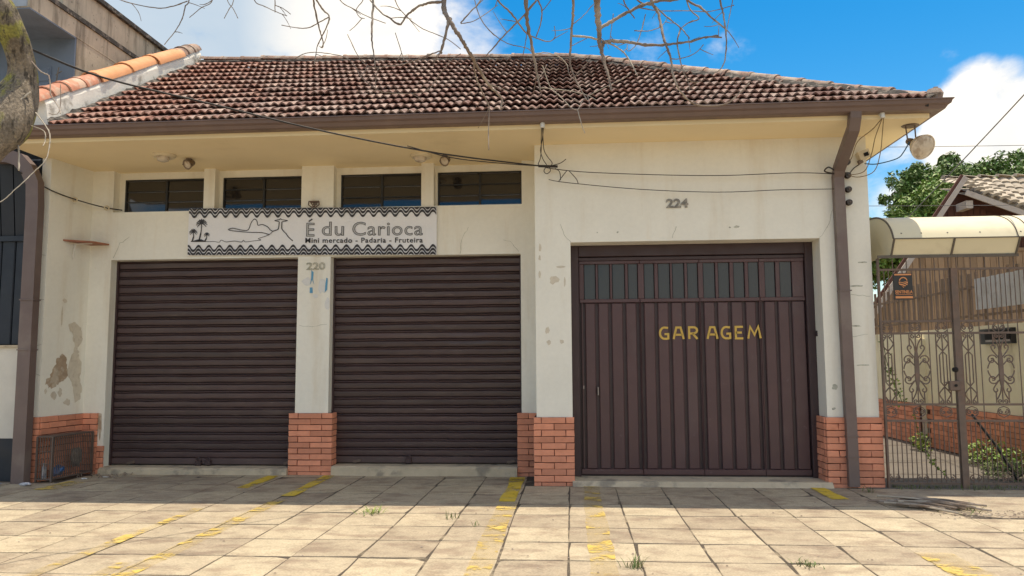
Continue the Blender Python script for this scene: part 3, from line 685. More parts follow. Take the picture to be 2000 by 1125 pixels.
def capping(t0, t1, n, m_, r, seg=None):
    a, b_ = rp(-5.735,t0)+Vector((0,0,.30-.1*t0)), rp(-5.735,t1)+Vector((0,0,.30-.1*t1)); d = b_-a; q = d.to_track_quat('Y','Z')
    me = capm(d.length/n*1.10, r, r*.86, m_)
    for i in range(n):
        e = q.to_euler(); e.rotate_axis('Y', rnd.uniform(-.05,.05)); e.rotate_axis('Z', rnd.uniform(-.03,.03))
        inst('coping_tile', me, a+d*(i/n)+Vector((0,0,rnd.uniform(0,.012))), par, rot=e)
capping(-.03,.30,4,M['capold'],.145); capping(.30,.86,3,M['cap'],.16); capping(.86,1.03,3,M['ridge'],.145)

# numbers and scars on the walls ----------------------------------------------------------
text_mesh('224', 1.047,1.284,2.953,3.053,-.004,M['numgrey'],offset=.035,depth=.008,name='house_number',parent=shop,label='dark grey number 224 above the garage door')
text_mesh('220', -3.163,-2.932,2.415,2.505,.646,M['numgreen'],outline=.022,depth=.006,name='house_number',parent=shop,label='faded outlined number 220 on the middle pillar')
def rough(pts, k, amp, seed):
    r = random.Random(seed); out = []; n = len(pts)
    for i in range(n):
        a, b_ = pts[i], pts[(i+1)%n]
        for j in range(k):
            t = j/k; out.append((a[0]+(b_[0]-a[0])*t+r.uniform(-amp,amp)*(1.5 if j else .5), a[1]+(b_[1]-a[1])*t+r.uniform(-amp,amp)*(1.0 if j else .4)))
    return out
def scar(face, pts, m_='patch2', name='peeled_patch', off=.003):
    vs = []; pts = rough(pts, 4, .010 if len(pts) < 16 and face != 'left' else .016, len(pts)+int(pts[0][1]*100)) if len(pts) in (12, 17) and face == 'left' else pts
    for a, z in pts:
        if face == 'front': vs.append((a, -off, z))
        elif face == 'back': vs.append((a, .65-off, z))
        else:                           # left splayed wall: a = fraction along it
            vs.append((-5.99+.09*a+off, .65*a-off*.14, z))
    c = Vector((0,0,0))
    for v in vs: c += Vector(v)/len(vs)
    nrm = {'front':Vector((0,.002,0)),'back':Vector((0,.002,0)),'left':Vector((-.002,0,0))}[face]
    n = len(vs); w = [tuple(Vector(v)+nrm+(Vector(v)-c)*.12) for v in vs]
    G().add(vs+w, [tuple(range(n))]+[(i,(i+1)%n,(i+1)%n+n,i+n) for i in range(n)]).build(name, M[m_], shop)
def blobp(cx, cz, rx, rz, n=14, seed=0):
    r = random.Random(seed); return [(cx+rx*math.cos(2*math.pi*i/n)*r.uniform(.55,1.15), cz+rz*math.sin(2*math.pi*i/n)*r.uniform(.55,1.15)) for i in range(n)]
scar('left', [(.14,1.12),(.22,1.16),(.30,1.28),(.36,1.36),(.42,1.40),(.50,1.38),(.56,1.28),(.58,1.18),(.50,1.12),(.42,1.10),(.30,1.06),(.2,1.05)], 'patch')
scar('left', [(.58,1.72),(.72,1.76),(.86,1.70),(.90,1.58),(.80,1.50),(.84,1.40),(.90,1.30),(.86,1.16),(.93,1.04),(.90,.92),(.80,.90),(.74,1.02),(.70,1.12),(.60,1.20),(.64,1.34),(.72,1.48),(.70,1.62)], 'patch2')
for i, (cx, cz, a, b_) in enumerate(((.30,.95,.06,.05),(.44,.98,.05,.05),(.12,1.0,.03,.03),(.62,.86,.08,.04),(.45,2.05,.06,.025),(.40,1.85,.02,.12))): scar('left', blobp(cx,cz,a,b_,10,i), 'patch2')
for i, (cx, cz, a, b_) in enumerate(((-.325,2.54,.014,.045),(-.33,2.43,.014,.03),(-.33,2.25,.012,.05),(-.18,2.19,.055,.05),(-.10,2.33,.05,.012),(-.06,2.16,.012,.05),(-.25,1.64,.022,.045),(-.24,1.51,.022,.028),(-.10,1.52,.03,.02),(1.79,2.735,.03,.014),(1.72,2.73,.012,.008),
                                   (3.02,2.08,.08,.010),(2.98,1.66,.06,.008),(3.08,2.33,.05,.008),(3.03,1.25,.07,.007),(2.74,1.02,.03,.03),(2.72,.80,.02,.012),(.52,2.70,.012,.01),(.3,2.70,.008,.008))):
    scar('front', blobp(cx,cz,a,b_,11,20+i), 'patch2' if i < 9 else 'numgreen', off=.002)
for i, (cx, cz, a, b_) in enumerate(((-3.16,2.28,.05,.05),(-2.96,2.22,.05,.09),(-3.05,2.10,.03,.03),(-2.90,2.0,.03,.08))): scar('back', blobp(cx,cz,a,b_,12,50+i), 'paper')
scar('back', [(-3.10,2.40),(-3.075,2.38),(-3.08,2.30),(-3.065,2.24),(-3.09,2.30),(-3.11,2.24),(-3.10,2.32)], 'bluepaper', off=.006)
scar('back', [(-3.115,2.20),(-3.085,2.20),(-3.08,2.14),(-3.115,2.14)], 'bluepaper', off=.006)
scar('back', [(-2.915,2.31),(-2.90,2.30),(-2.905,2.18),(-2.93,2.15),(-2.925,2.24)], 'bluepaper', off=.006)
scar('back', [(-5.70,.70),(-5.66,.69),(-5.655,.52),(-5.67,.40),(-5.69,.50)], 'patch')

def crack(pts, w, y, seed, m_='numgreen'):
    r = random.Random(seed); P = []
    for (x0, z0), (x1, z1) in zip(pts, pts[1:]):
        n = max(2, int(math.hypot(x1-x0, z1-z0)/.035))
        P += [(x0+(x1-x0)*i/n+r.uniform(-.007,.007), z0+(z1-z0)*i/n+r.uniform(-.007,.007)) for i in range(n)]
    P.append(pts[-1]); G().ribbon(P, [w*r.uniform(.5,1.2) for _ in P], y, .002).build('crack', M[m_], shop)
for i, (pts, y) in enumerate(([[(.008,2.60),(-.06,2.68),(-.10,2.80)],-.0025], [[(2.655,2.60),(2.74,2.72),(2.80,2.90)],-.0025], [[(1.1,2.62),(1.15,2.75)],-.0025], [[(2.95,1.99),(3.15,1.97)],-.0025], [[(2.94,1.55),(3.10,1.57)],-.0025],
        [[(-6.09,2.55),(-6.0,2.55)],-.0025], [[(-6.09,2.05),(-5.995,2.04)],-.0025], [[(-6.09,1.52),(-6.0,1.53)],-.0025], [[(-6.07,1.20),(-6.0,1.18)],-.0025],
        [[(-.60,2.60),(-.70,2.72),(-.78,2.74)],.6475], [[(-5.60,2.60),(-5.52,2.78),(-5.40,2.86)],.6475], [[(-1.3,2.58),(-1.28,2.75),(-1.2,2.9)],.6475], [[(-3.24,1.75),(-3.08,1.73),(-2.9,1.76)],.6475])):
    crack(pts, .0048, y, i)

# ------------------------------------------------------------------ shop sign
sg = empty('shop_sign', (-3.1, .62, 2.9), 'white shop banner with black wave borders and palm drawing above the shutters', 'sign')
SX0, SX1, SZ0, SZ1 = -4.640, -1.576, 2.592, 3.170
SKEW = -.021                               # the banner hangs a touch lower at its right end
def sk(x): return SKEW*((x-SX0)/(SX1-SX0)-.5)*2
g = G(); secs = []
for i in range(25):
    x = SX0+(SX1-SX0)*i/24; d = sk(x); yy = .622+.004*math.sin(i*1.7)
    secs.append([(x,yy,SZ0+d),(x,.640,SZ0+d),(x,.640,SZ1+d),(x,yy,SZ1+d)])
g.sweep(secs, closed=True).build('banner', M['white'], sg)
PER = .131
def wave(zc):
    g = G(); n = int((SX1-SX0)/PER*12); secs = []
    for i in range(n+1):
        x = SX0+.004+(SX1-SX0-.008)*i/n; d = sk(x); s = math.sin(2*math.pi*(x-SX0)/PER+1.2); s = math.copysign(abs(s)**.85, s)
        z = zc+.030*s; a = min(max(z+.0150, SZ0+.002), SZ1-.002); b_ = min(max(z-.0150, SZ0+.002), SZ1-.002)
        secs.append([(x,.616,b_+d),(x,.616,a+d)])
    g.sweep(secs).build('wave_border', M['black'], sg)
wave(3.182); wave(3.138); wave(3.094); wave(2.676); wave(2.632); wave(2.588)
def stroke(pts, w=.009, n=4, nm='line_drawing'):
    P = spline(pts, n); g = G(); g.ribbon([(x,z+sk(x)) for x,z in P], w, .6155, .002); g.build(nm, M['black'], sg)
stroke([(-4.135,2.908),(-4.075,2.922),(-3.953,2.897),(-3.884,2.903),(-3.852,2.985),(-3.82,3.028),(-3.795,3.030),(-3.774,2.998),(-3.764,2.958),(-3.72,2.966),(-3.695,2.962),(-3.643,2.936),(-3.608,2.898),(-3.575,2.884)])
stroke([(-4.135,2.908),(-4.091,2.893),(-3.883,2.872),(-3.71,2.866),(-3.623,2.841)])
stroke([(-3.575,2.884),(-3.623,2.841),(-3.691,2.815),(-3.756,2.794),(-3.725,2.776),(-3.811,2.766),(-3.914,2.754),(-3.94,2.775),(-3.966,2.752),(-4.053,2.765),(-4.156,2.755),(-4.218,2.777),(-4.243,2.752),(-4.313,2.761),(-4.382,2.759),(-4.6,2.763)], .006)
stroke([(-3.575,2.884),(-3.556,2.890),(-3.515,2.906),(-3.505,2.94),(-3.500,3.000)], .010, 3)
stroke([(-3.500,3.0),(-3.53,3.006),(-3.555,3.013),(-3.52,3.022),(-3.500,3.024),(-3.484,3.036),(-3.47,3.024),(-3.40,3.014),(-3.43,3.004),(-3.467,2.998)], .008, 3)
stroke([(-3.467,2.998),(-3.468,2.93),(-3.462,2.905),(-3.435,2.875),(-3.41,2.85),(-3.382,2.812),(-3.327,2.764)], .011, 3)
def palm(x0, z0, x1, z1, r, seed):
    g = G(); g.ribbon(spline([(x0,z0),((x0*.6+x1*.4)+.012,z0*.5+z1*.5),(x1,z1)],5), [.016]*5+[.010]*5+[.008], .6155, .002)
    for k in range(9):
        a = R(-35+k*32); tip = (x1+r*math.cos(a), z1+r*.62*math.sin(a)-r*.25); mid = (x1+r*.55*math.cos(a), z1+r*.55*math.sin(a)+r*.12)
        P = spline([(x1,z1),mid,tip],4); g.ribbon(P, [r*.16]*6+[r*.10]*2+[.003], .6152+.0002*k, .002)
    g.v = [(x,y,z+sk(x)) for x,y,z in g.v]; g.build('palm_print', M['black'], sg)
palm(-4.50,2.765,-4.472,2.985,.072,1); palm(-4.585,2.765,-4.575,2.878,.052,2); palm(-4.425,2.765,-4.402,2.845,.038,3)
g = G(); g.plate([(-4.60,2.758),(-4.52,2.785),(-4.47,2.788),(-4.42,2.765),(-4.38,2.757)], .6155, .002); g.v = [(x,y,z+sk(x)) for x,y,z in g.v]; g.build('palm_print', M['black'], sg)
for body, x0, x1, z0, z1 in (('E',-3.163,-3.062,2.817,2.983),('du',-2.972,-2.700,2.824,2.996),('Carioca',-2.597,-1.742,2.824,2.992)):
    dz = sk((x0+x1)/2)
    text_mesh(body, x0, x1, z0, z1, .6190, M['grey_ink'], depth=.001, offset=.0, parent=sg, space=1.08, tilt=sk)
    text_mesh(body, x0, x1, z0, z1, .6170, M['black'], outline=.013, depth=.002, parent=sg, space=1.08, tilt=sk)
g = G(); g.ribbon([(-3.135,3.000),(-3.092,3.030)], .014, .6155, .002); g.build('accent_mark', M['black'], sg)
text_mesh('Mini mercado - Padaria - Fruteira', -3.172, -1.742, 2.738, 2.800, .6165, M['black'], offset=.016, depth=.002, parent=sg, space=1.12, tilt=sk)

# ------------------------------------------------------------------ lamps and small fittings
def ceiling_lamp(x, y, label):
    t = empty('ceiling_lamp', (x,y,ZS), label, 'lamp', 'round lamps under the shop soffit')
    G().lathe([(.0,-.034),(.112,-.034),(.125,-.02),(.128,0)], (x,y,ZS), n=24).build('lamp_base', M['plasticold'], t, smooth=True)
    G().lathe([(.0,-.088),(.03,-.086),(.062,-.072),(.072,-.05),(.072,-.034)], (x-.01,y-.01,ZS), n=20).build('lamp_shade', M['bulb'], t, smooth=True)
    return t
def spot(x, y, label):
    t = empty('spotlight', (x,y,ZS), label, 'spotlight', 'small spotlights under the shop soffit')
    G().lathe([(0,-.02),(.03,-.02),(.035,0)], (x,y,ZS), n=12).build('bracket', M['lampmetal'], t)
    G().tube([(x,y,ZS-.01),(x+.01,y-.01,ZS-.045)], .008, 6).build('arm', M['lampmetal'], t)
    ax = Vector((-.3,-.8,-.45)).normalized(); c = Vector((x+.02,y,ZS-.055))
    G().lathe([(0,-.05),(.03,-.045),(.042,.0),(.058,.055),(.062,.06),(.050,.055),(0,.045)], c, ax, 14).build('lamp_head', M['lampmetal'], t, smooth=True); G().lathe([(.05,.05),(.03,.066),(0,.07)], c, ax, 14).build('lens', M['bulb'], t, smooth=True)
    G().tube([tuple(c+ax*.05+Vector((-.06,0,.0))), (x-.03,y+.02,ZS-.03), (x+.02,y,ZS-.03), tuple(c+ax*.05+Vector((.06,0,0)))], .006, 5).build('yoke', M['lampmetal'], t)
ceiling_lamp(-4.62,-.02,'round yellowed ceiling lamp above the window at the left end')
ceiling_lamp(-1.70,.28,'round yellowed ceiling lamp above the slim window pier right of the banner middle')
spot(-4.43,.18,'small old spotlight beside the left ceiling lamp')
spot(-1.43,.32,'small old spotlight beside the right ceiling lamp, under the drooping cable')
t = empty('wall_lantern', (-3.07,.64,3.20), 'small empty brown lantern frame on the pier just above the banner', 'lantern')
g = G(); x, z, y = -3.07, 3.205, .60
for p, q in (((-.062,.038),(.062,.038)),((-.062,.038),(-.066,-.005)),((.062,.038),(.066,-.005)),((-.066,-.005),(-.028,-.032)),((.066,-.005),(.028,-.032)),((-.028,-.032),(.028,-.032)),((-.045,.03),(0,-.03)),((.045,.03),(0,-.03))):
    g.bar((x+p[0],y,z+p[1]),(x+q[0],y,z+q[1]),.011)
g.build('lantern_frame', M['iron'], t); G().box(x-.05,x+.05,.61,.65,z+.028,z+.044).build('mount', M['iron'], t); G().box(x-.018,x+.018,.615,.65,z+.0,z+.02).build('socket', M['lampmetal'], t)

t = empty('corner_floodlight', (3.49,-.35,ZS), 'mushroom reflector floodlight hanging under the right eave corner', 'floodlight')
G().lathe([(0,-.012),(.07,-.012),(.085,0)], (3.49,-.35,ZS), n=18).build('mount_plate', M['lampmetal'], t)
for dx in (-.045,.045): G().tube([(3.49+dx,-.35,ZS-.01),(3.49+dx*.9+.005,-.36,ZS-.17)], .007, 6).build('rod', M['iron'], t)
ax = Vector((.22,-.72,-.45)).normalized(); c = Vector((3.515,-.37,ZS-.195))
G().lathe([(0,-.10),(.032,-.10),(.040,-.06),(.040,-.02),(.03,.0)], c, ax, 14).build('lamp_holder', M['lampmetal'], t, smooth=True)
G().lathe([(.035,-.02),(.06,.01),(.105,.07),(.126,.12),(.130,.135),(.118,.135),(.10,.12)], c, ax, 24).build('reflector', M['bulb'], t, smooth=True)
G().lathe([(.122,.128),(.095,.143),(.05,.155),(0,.16)], c, ax, 24).build('lamp_glass', M['bulb'], t, smooth=True)

t = empty('wall_shelf', (-5.85,.4,2.77), 'small red-brown shelf on a white bracket on the left wall', 'shelf')
G().add([(-5.96,.22,2.752),(-5.70,.40,2.752),(-5.64,.62,2.752),(-5.88,.62,2.752),(-5.96,.22,2.772),(-5.70,.40,2.772),(-5.64,.62,2.772),(-5.88,.62,2.772)],[(0,3,2,1),(4,5,6,7),(0,1,5,4),(1,2,6,5),(2,3,7,6),(3,0,4,7)]).build('board', M['shelf'], t)
G().tube([(-5.74,.44,2.75),(-5.90,.36,2.735),(-5.925,.36,2.55)], .008, 6).build('bracket', M['plastic'], t)

def insulator(x, y, z, label, grp=None):
    t = empty('insulator', (x,y,z), label, 'insulator', grp)
    G().lathe([(0,0),(.014,0),(.014,.02),(.030,.022),(.034,.035),(.022,.048),(.034,.06),(.030,.075),(0,.078)], (x,y,z), (0,-1,0), 12).build('insulator_body', M['porcelain'], t, smooth=True)
    G().tube([(x,y,z),(x,y-.09,z)], .008, 6).build('bolt', M['iron'], t)
for z, w in ((3.40,'topmost of the four beside'),(3.255,'second from top of the four beside'),(3.105,'third from top of the four beside'),(2.965,'lowest of the four beside')):
    insulator(2.955, 0, z, 'dark porcelain insulator, '+w+' the right downpipe', 'insulators beside the right downpipe')
t = empty('junction_box', (3.13,-.02,3.47), 'small open tan junction box hanging from wires at the eave corner', 'junction box')
G().obox((3.12,-.06,3.47),(.055,0,.02),(0,.04,0),(-.015,0,.042)).build('box_body', M['plasticold'], t); G().obox((3.135,-.105,3.468),(.022,0,.008),(0,.006,0),(-.006,0,.018)).build('knockout', M['dark'], t)
G().obox((3.09,-.05,3.40),(.02,0,.01),(0,.02,0),(-.008,0,.02)).build('cable_gland', M['lampmetal'], t)
def conduit(x, label):
    t = empty('conduit_cap', (x,-.62,3.72), label, 'conduit cap')
    G().tube([(x,-.585,3.735),(x,-.625,3.74),(x,-.65,3.725),(x,-.652,3.685)], .024, 10).build('elbow', M['plastic'], t, smooth=True)
conduit(-.262,'white plastic conduit end above the cable knot'); conduit(3.10,'white plastic conduit end near the right eave corner')

def wire(pts, rad, m_, label, group=None, n=5, sides=5, cat='cable', name='cable'):
    P = spline(pts, n); g = G(); g.tube(P, rad, sides); return g.build(name, M[m_], None, True, label=label, cat=cat, group=group)
wire([(-3.60,-3.62,3.42),(-3.46,-3.0,3.44),(-2.93,-2.3,3.45),(-2.23,-1.5,3.44),(-1.31,-.7,3.43),(-.29,-.1,3.425)], .008, 'cable', 'thick black service cable drooping from the tree to the garage wall')
wire([(-1.6,-.93,3.452),(-1.2,-.62,3.405),(-.75,-.38,3.40),(-.29,-.10,3.425)], .005, 'cable', 'thin loose black cable slack below the thick service cable')
wire([(-.30,-.09,3.43),(-.18,-.08,3.40),(.22,-.08,3.35),(1.04,-.08,3.30),(1.69,-.08,3.28),(2.44,-.08,3.29),(2.95,-.08,3.255)], .0045, 'cable', 'upper thin wire strung across the garage wall')
wire([(-.22,-.06,3.285),(-.01,-.08,3.24),(.76,-.08,3.15),(1.58,-.08,3.10),(2.27,-.08,3.11),(2.95,-.08,3.105)], .0042, 'cable', 'lower thin wire strung across the garage wall above number 224')
t = empty('cable_knot', (-.25,-.1,3.42), 'tangled black cable knot and loops under the white conduit end', 'cable knot')
g = G(); X = -.262
for pts in ([(X-.01,-.645,3.69),(X-.02,-.5,3.60),(-.29,-.3,3.54),(-.31,-.14,3.49),(-.33,-.11,3.44),(-.26,-.1,3.42)], [(X,-.645,3.69),(X+.0,-.5,3.60),(-.26,-.3,3.55),(-.23,-.14,3.52),(-.18,-.1,3.46),(-.2,-.1,3.42)],
            [(X+.01,-.645,3.69),(X-.01,-.45,3.62),(-.30,-.25,3.56),(-.28,-.12,3.50),(-.24,-.1,3.44)], [(-.25,-.1,3.41),(-.27,-.1,3.37),(-.24,-.1,3.34),(-.20,-.1,3.37),(-.21,-.1,3.41)],
            [(-.24,-.1,3.42),(-.1,-.1,3.45),(-.03,-.09,3.50)], [(-.15,-.09,3.40),(-.1,-.09,3.36),(-.09,-.08,3.27)], [(-.02,-.08,3.375),(-.08,-.08,3.30),(-.11,-.08,3.26)], [(.0,-.08,3.375),(.08,-.08,3.28),(.10,-.08,3.225)]):
    g.tube(spline(pts,4), .0045, 5)
g.build('loops', M['cable'], t, True); G().tube([(-.33,-.10,3.428),(-.12,-.095,3.418)], .014, 6).build('splice', M['cable'], t)
for i, pts in enumerate(([(3.10,-.65,3.69),(3.06,-.5,3.62),(2.98,-.3,3.55),(2.985,-.1,3.43),(2.955,-.07,3.40)], [(3.10,-.65,3.69),(3.10,-.45,3.55),(3.13,-.25,3.42),(3.10,-.12,3.28),(2.96,-.07,3.255)],
        [(3.11,-.65,3.69),(3.17,-.45,3.58),(3.20,-.3,3.42),(3.17,-.2,3.26),(3.05,-.12,3.22),(2.96,-.07,3.25)])):
    wire(pts, .0045, 'cableyellow', ('tan wire looping from the eave conduit to the topmost insulator','tan wire hanging from the eave conduit to the second insulator','widest tan wire loop hanging at the right wall corner')[i], 'loose wires at the right eave corner', name='wire', cat='wire')
wire([(3.47,-.36,3.52),(3.42,-.33,3.42),(3.36,-.3,3.36),(3.2,-.2,3.335),(3.12,-.09,3.37)], .006, 'cableblue', 'bluish wire from the junction box to the floodlight', 'loose wires at the right eave corner', name='wire', cat='wire')
wire([(3.09,-.05,3.38),(3.02,-.05,3.33),(2.96,-.06,3.26)], .006, 'cable', 'short black wire from the junction box to the second insulator', 'loose wires at the right eave corner', name='wire', cat='wire')
wire([(2.80,-.11,3.30),(2.74,-.11,3.335),(2.70,-.11,3.29),(2.82,-.115,3.262),(2.93,-.115,3.27)], .008, 'cable', 'black wire tie wound round the right downpipe', name='wire', cat='wire')
wire([(-6.25,-.2,3.50),(-6.18,-.15,3.445),(-5.98,.0,3.31),(-5.90,.32,3.268),(-5.72,.60,3.225),(-5.50,.63,3.19)], .0075, 'cable', 'black wire crossing the left wall corner to the window')
for x, y, z, lb in ((-5.905,.34,3.265,'pale ring insulator on the left side wall'),(-5.68,.62,3.215,'pale ring insulator beside the leftmost window')):
    t = empty('wire_insulator', (x,y,z), lb, 'insulator', 'ring insulators on the left wall')
    g = G(); secs = [[(x+(.03+.009*math.cos(b_))*math.cos(a), y-.02+.009*math.sin(b_), z+(.024+.009*math.cos(b_))*math.sin(a)) for b_ in (0,1.57,3.14,4.71)] for a in [2*math.pi*i/12 for i in range(13)]]
    g.sweep(secs, closed=True, cap=False); g.build('ring', M['plasticold'], t, True); G().tube([(x-.03,y+.03,z-.01),(x+.03,y-.02,z+.01)], .006, 5).build('hook', M['iron'], t)

# ------------------------------------------------------------------ cage and litter at the left corner
cg = empty('iron_cage', (-5.84,.25,.0), 'rusty welded bar cage with closed top against the left brick base', 'cage')
cx0, cx1, cy0, cy1, cz0, cz1 = -5.945, -5.765, -.06, .57, .035, .50
g = G(); 
for z in (cz0, cz1):
    g.bar((cx0,cy0,z),(cx1,cy0,z),.014); g.bar((cx1,cy0,z),(cx1+.06,cy1,z),.014); g.bar((cx1+.06,cy1,z),(cx0+.1,cy1,z),.014)
g.box(cx0,cx1+.01,cy0,cy1,cz1,cz1+.006)
g.build('cage_frame', M['cageiron'], cg)
pm = G().tube([(0,0,cz0),(0,0,cz1)], .0055, 5).mesh('cage_bar', M['cageiron']); pc = G().tube([(0,0,0.0),(0,0,cz1)], .012, 4).mesh('cage_post', M['cageiron'])
for i in range(6): inst('cage_bar', pm, (cx0+.03*i+.005,cy0,0), cg)
for i in range(21): inst('cage_bar', pm, (cx1+.06*(i+1)/22,cy0+(cy1-cy0)*(i+1)/22,0), cg)
for p in ((cx0,cy0),(cx1,cy0),(cx1+.06,cy1)): inst('cage_post', pc, (*p,0), cg)
for z in (.20,.34): G().bar((cx0,cy0,z),(cx1,cy0,z),.006).build('cage_rail', M['cageiron'], cg)
def crumple(c, r, seed, sub=2, squash=(1,1,1)):
    rr = random.Random(seed); import bmesh
    bm = bmesh.new(); bmesh.ops.create_icosphere(bm, subdivisions=sub, radius=1)
    for v in bm.verts:
        k = rr.uniform(.65,1.15); v.co = Vector((v.co.x*r*k*squash[0], v.co.y*r*k*squash[1], v.co.z*r*k*squash[2]))+Vector(c)
    g = G(); g.v = [tuple(v.co) for v in bm.verts]; g.f = [tuple(v.index for v in f.verts) for f in bm.faces]; bm.free(); return g
crumple((-5.80,.10,.11), .075, 3, 2, (.8,1.3,.9)).build('plastic_bag', M['bluebag'], None, label='crumpled blue plastic bag lying inside the iron cage', cat='bag')
crumple((-5.79,.40,.22), .10, 4, 2, (.5,.9,1.3)).build('rag', M['numgrey'], None, label='grey crumpled rag stuck at the back end of the cage', cat='rag')
t = empty('plastic_bottle', (-5.88,-.02,.04), 'small empty clear bottle standing in the front of the cage', 'bottle')
G().lathe([(0,0),(.028,0),(.03,.02),(.03,.10),(.012,.135),(.012,.15),(0,.15)], (-5.88,-.02,.04), n=12).build('bottle_body', M['clearplastic'], t, True); G().lathe([(.014,0),(.014,.018),(0,.018)], (-5.88,-.02,.188), n=10).build('bottle_cap', M['plastic'], t)
crumple((-5.88,-.30,.022), .055, 6, 2, (1.3,.7,.35)).build('crushed_bottle', M['clearplastic'], None, label='crushed bluish plastic bottle at the foot of the left downpipe', cat='litter')
for i, (x, y, lb) in enumerate(((-5.52,.16,'scrap of white paper by the cage'),(-5.36,.30,'pale wrapper scrap between cage and shutter'),(-6.25,-.22,'grey wrapper scrap left of the left downpipe'))):
    crumple((x,y,.012), .03, 20+i, 1, (1.4,.8,.3)).build('litter_scrap', M['paper' if i < 2 else 'clearplastic'], None, label=lb, cat='litter')
g = G(); rr = random.Random(5)
for i in range(26):
    x, y = -5.45+rr.uniform(-.28,.28), .36+rr.uniform(-.12,.2); a = rr.uniform(0,6.3); l = rr.uniform(.03,.10)
    g.tube([(x,y,.008),(x+l*math.cos(a)*.5,y+l*math.sin(a)*.5,.014+rr.uniform(0,.02)),(x+l*math.cos(a),y+l*math.sin(a),.008)], .0035, 4)
g.build('dry_twigs', M['twig'], None, kind='stuff', label='dry twigs and dirt beside the cage')

# ------------------------------------------------------------------ right side: gate, canopy, passage wall, chalet
GY = -.05
def spiral(cx, cz, r, a0, turns, n=20, grow=.12):
    return [(cx+r*(grow+(1-grow)*(1-i/n))*math.cos(a0+turns*2*math.pi*i/n), GY, cz+r*(grow+(1-grow)*(1-i/n))*math.sin(a0+turns*2*math.pi*i/n)) for i in range(n+1)]
def gate(x0, x1, label, orn, post=None, lockside=None):
    t = empty('iron_gate', ((x0+x1)/2, GY, 0), label, 'gate', 'iron gate leaves beside the shop')
    zt = (2.24, 1.70, 1.575, .845, .68, .05)
    for z in zt: G().box(x0,x1,GY-.010,GY+.010,z-.011,z+.011).build('rail', M['iron'], t)
    thin = G().tube([(0,0,0),(0,0,1)], .0055, 5).mesh('bar', M['iron'])
    n = int((x1-x0)/.046)
    for i in range(n+1):
        x = x0+(x1-x0)*i/n
        inst('bar', thin, (x,GY,.05), t, scale=(1,1,.63)); inst('bar', thin, (x,GY,1.70), t, scale=(1,1,.54 if i%3 else .66))
        if i%2 == 0: inst('bar', thin, (x,GY,1.575), t, scale=(1,1,.125))
        skip = any(abs(x-o) < (.105 if k else .07) for o, k in orn)
        if i%2 == 0 and not skip: inst('bar', thin, (x,GY,.68), t, scale=(1,1,.90))
    for o, k in orn:
        g = G(); T = lambda pts, r=.0066: G().tube(pts, r, 5).build('scroll', M['iron'], t)
        if k:      # butterfly ornament
            for s in (-1, 1):
                e = lambda pts: [(o+s*(p[0]-o), p[1], p[2]) for p in pts]
                for cz, v in ((1.33,1),(1.07,-1)):
                    T(e(spiral(o+.085,cz-v*.03,.052,math.pi*v*.9,v*-1.35)))
                    T(e(spline([(o+.022,GY,cz-v*.085),(o+.075,GY,cz-v*.035),(o+.115,GY,cz-v*.075),(o+.13,GY,cz-v*.12)],4)))
                for cz, v in ((1.425,1),(.995,-1)):
                    T(e(spline([(o+.02,GY,cz-v*.10),(o+.06,GY,cz-v*.05),(o+.085,GY,cz-v*.005),(o+.07,GY,cz+v*.025),(o+.045,GY,cz+v*.01),(o+.055,GY,cz-v*.012)],4)))
                    T(e(spline([(o+.008,GY,cz-v*.04),(o+.02,GY,cz+v*.03),(o+.055,GY,cz+v*.10)],4)))
                    T(e(spiral(o+.026,cz+v*.118,.024,math.pi*.5*v,-v*1.2,12)))
                T([(o+s*.062,GY,.86),(o+s*.062,GY,.98)]); T([(o+s*.062,GY,1.44),(o+s*.062,GY,1.57)])
            g.sweep([[(o-.010,GY-.008,1.40),(o+.010,GY-.008,1.40),(o+.010,GY+.008,1.40),(o-.010,GY+.008,1.40)],[(o-.022,GY-.009,1.30),(o+.022,GY-.009,1.30),(o+.022,GY+.009,1.30),(o-.022,GY+.009,1.30)],[(o-.022,GY-.009,1.10),(o+.022,GY-.009,1.10),(o+.022,GY+.009,1.10),(o-.022,GY+.009,1.10)],[(o-.008,GY-.008,1.01),(o+.008,GY-.008,1.01),(o+.008,GY+.008,1.01),(o-.008,GY+.008,1.01)]], closed=True)
            T([(o,GY,.86),(o,GY,1.03)]); T([(o,GY,1.38),(o,GY,1.57)])
        else:      # heart scrolls above and below a lozenge
            for s in (-1, 1):
                for cz, v in ((1.46,1),(.955,-1)):
                    T([(o+s*(p[0]-o),p[1],p[2]) for p in spline([(o,GY,cz-v*.07),(o+.05,GY,cz-v*.01),(o+.052,GY,cz+v*.02),(o+.015,GY,cz+v*.075)],5)])
                    T([(o+s*(p[0]-o),p[1],p[2]) for p in spiral(o+.026,cz+v*.088,.024,math.pi*.5*v,-v*1.2,12)])
                T([(o,GY,1.385),(o+s*.034,GY,1.35),(o+s*.034,GY,1.07),(o,GY,1.03)])
                T([(o+s*.062,GY,.85),(o+s*.062,GY,1.57)])
            T([(o,GY,.85),(o,GY,1.57)])
        for zc in (1.625, .765):
            for s in (-1, 1):
                T([(o+s*(p[0]-o),p[1],p[2]) for p in spiral(o+.027,zc+.005,.025,math.pi*.5,-1.2,12)])
                T([(o+s*(p[0]-o),p[1],p[2]) for p in spline([(o,GY,zc-.05),(o+.055,GY,zc-.02),(o+.05,GY,zc+.035),(o,GY,zc+.06)],4)], .005)
        for s in (-1, 1): T([(o+s*(p[0]-o),p[1],p[2]) for p in spiral(o+.030,.105,.030,math.pi*.5,-1.3,12)], .006)
        if g.v: g.build('ornament_stem', M['iron'], t)
    return t
g1 = gate(3.225, 3.925, 'rusty wrought iron gate leaf with the security sign, next to the shop', [(3.275,0),(3.555,1),(3.82,0)])
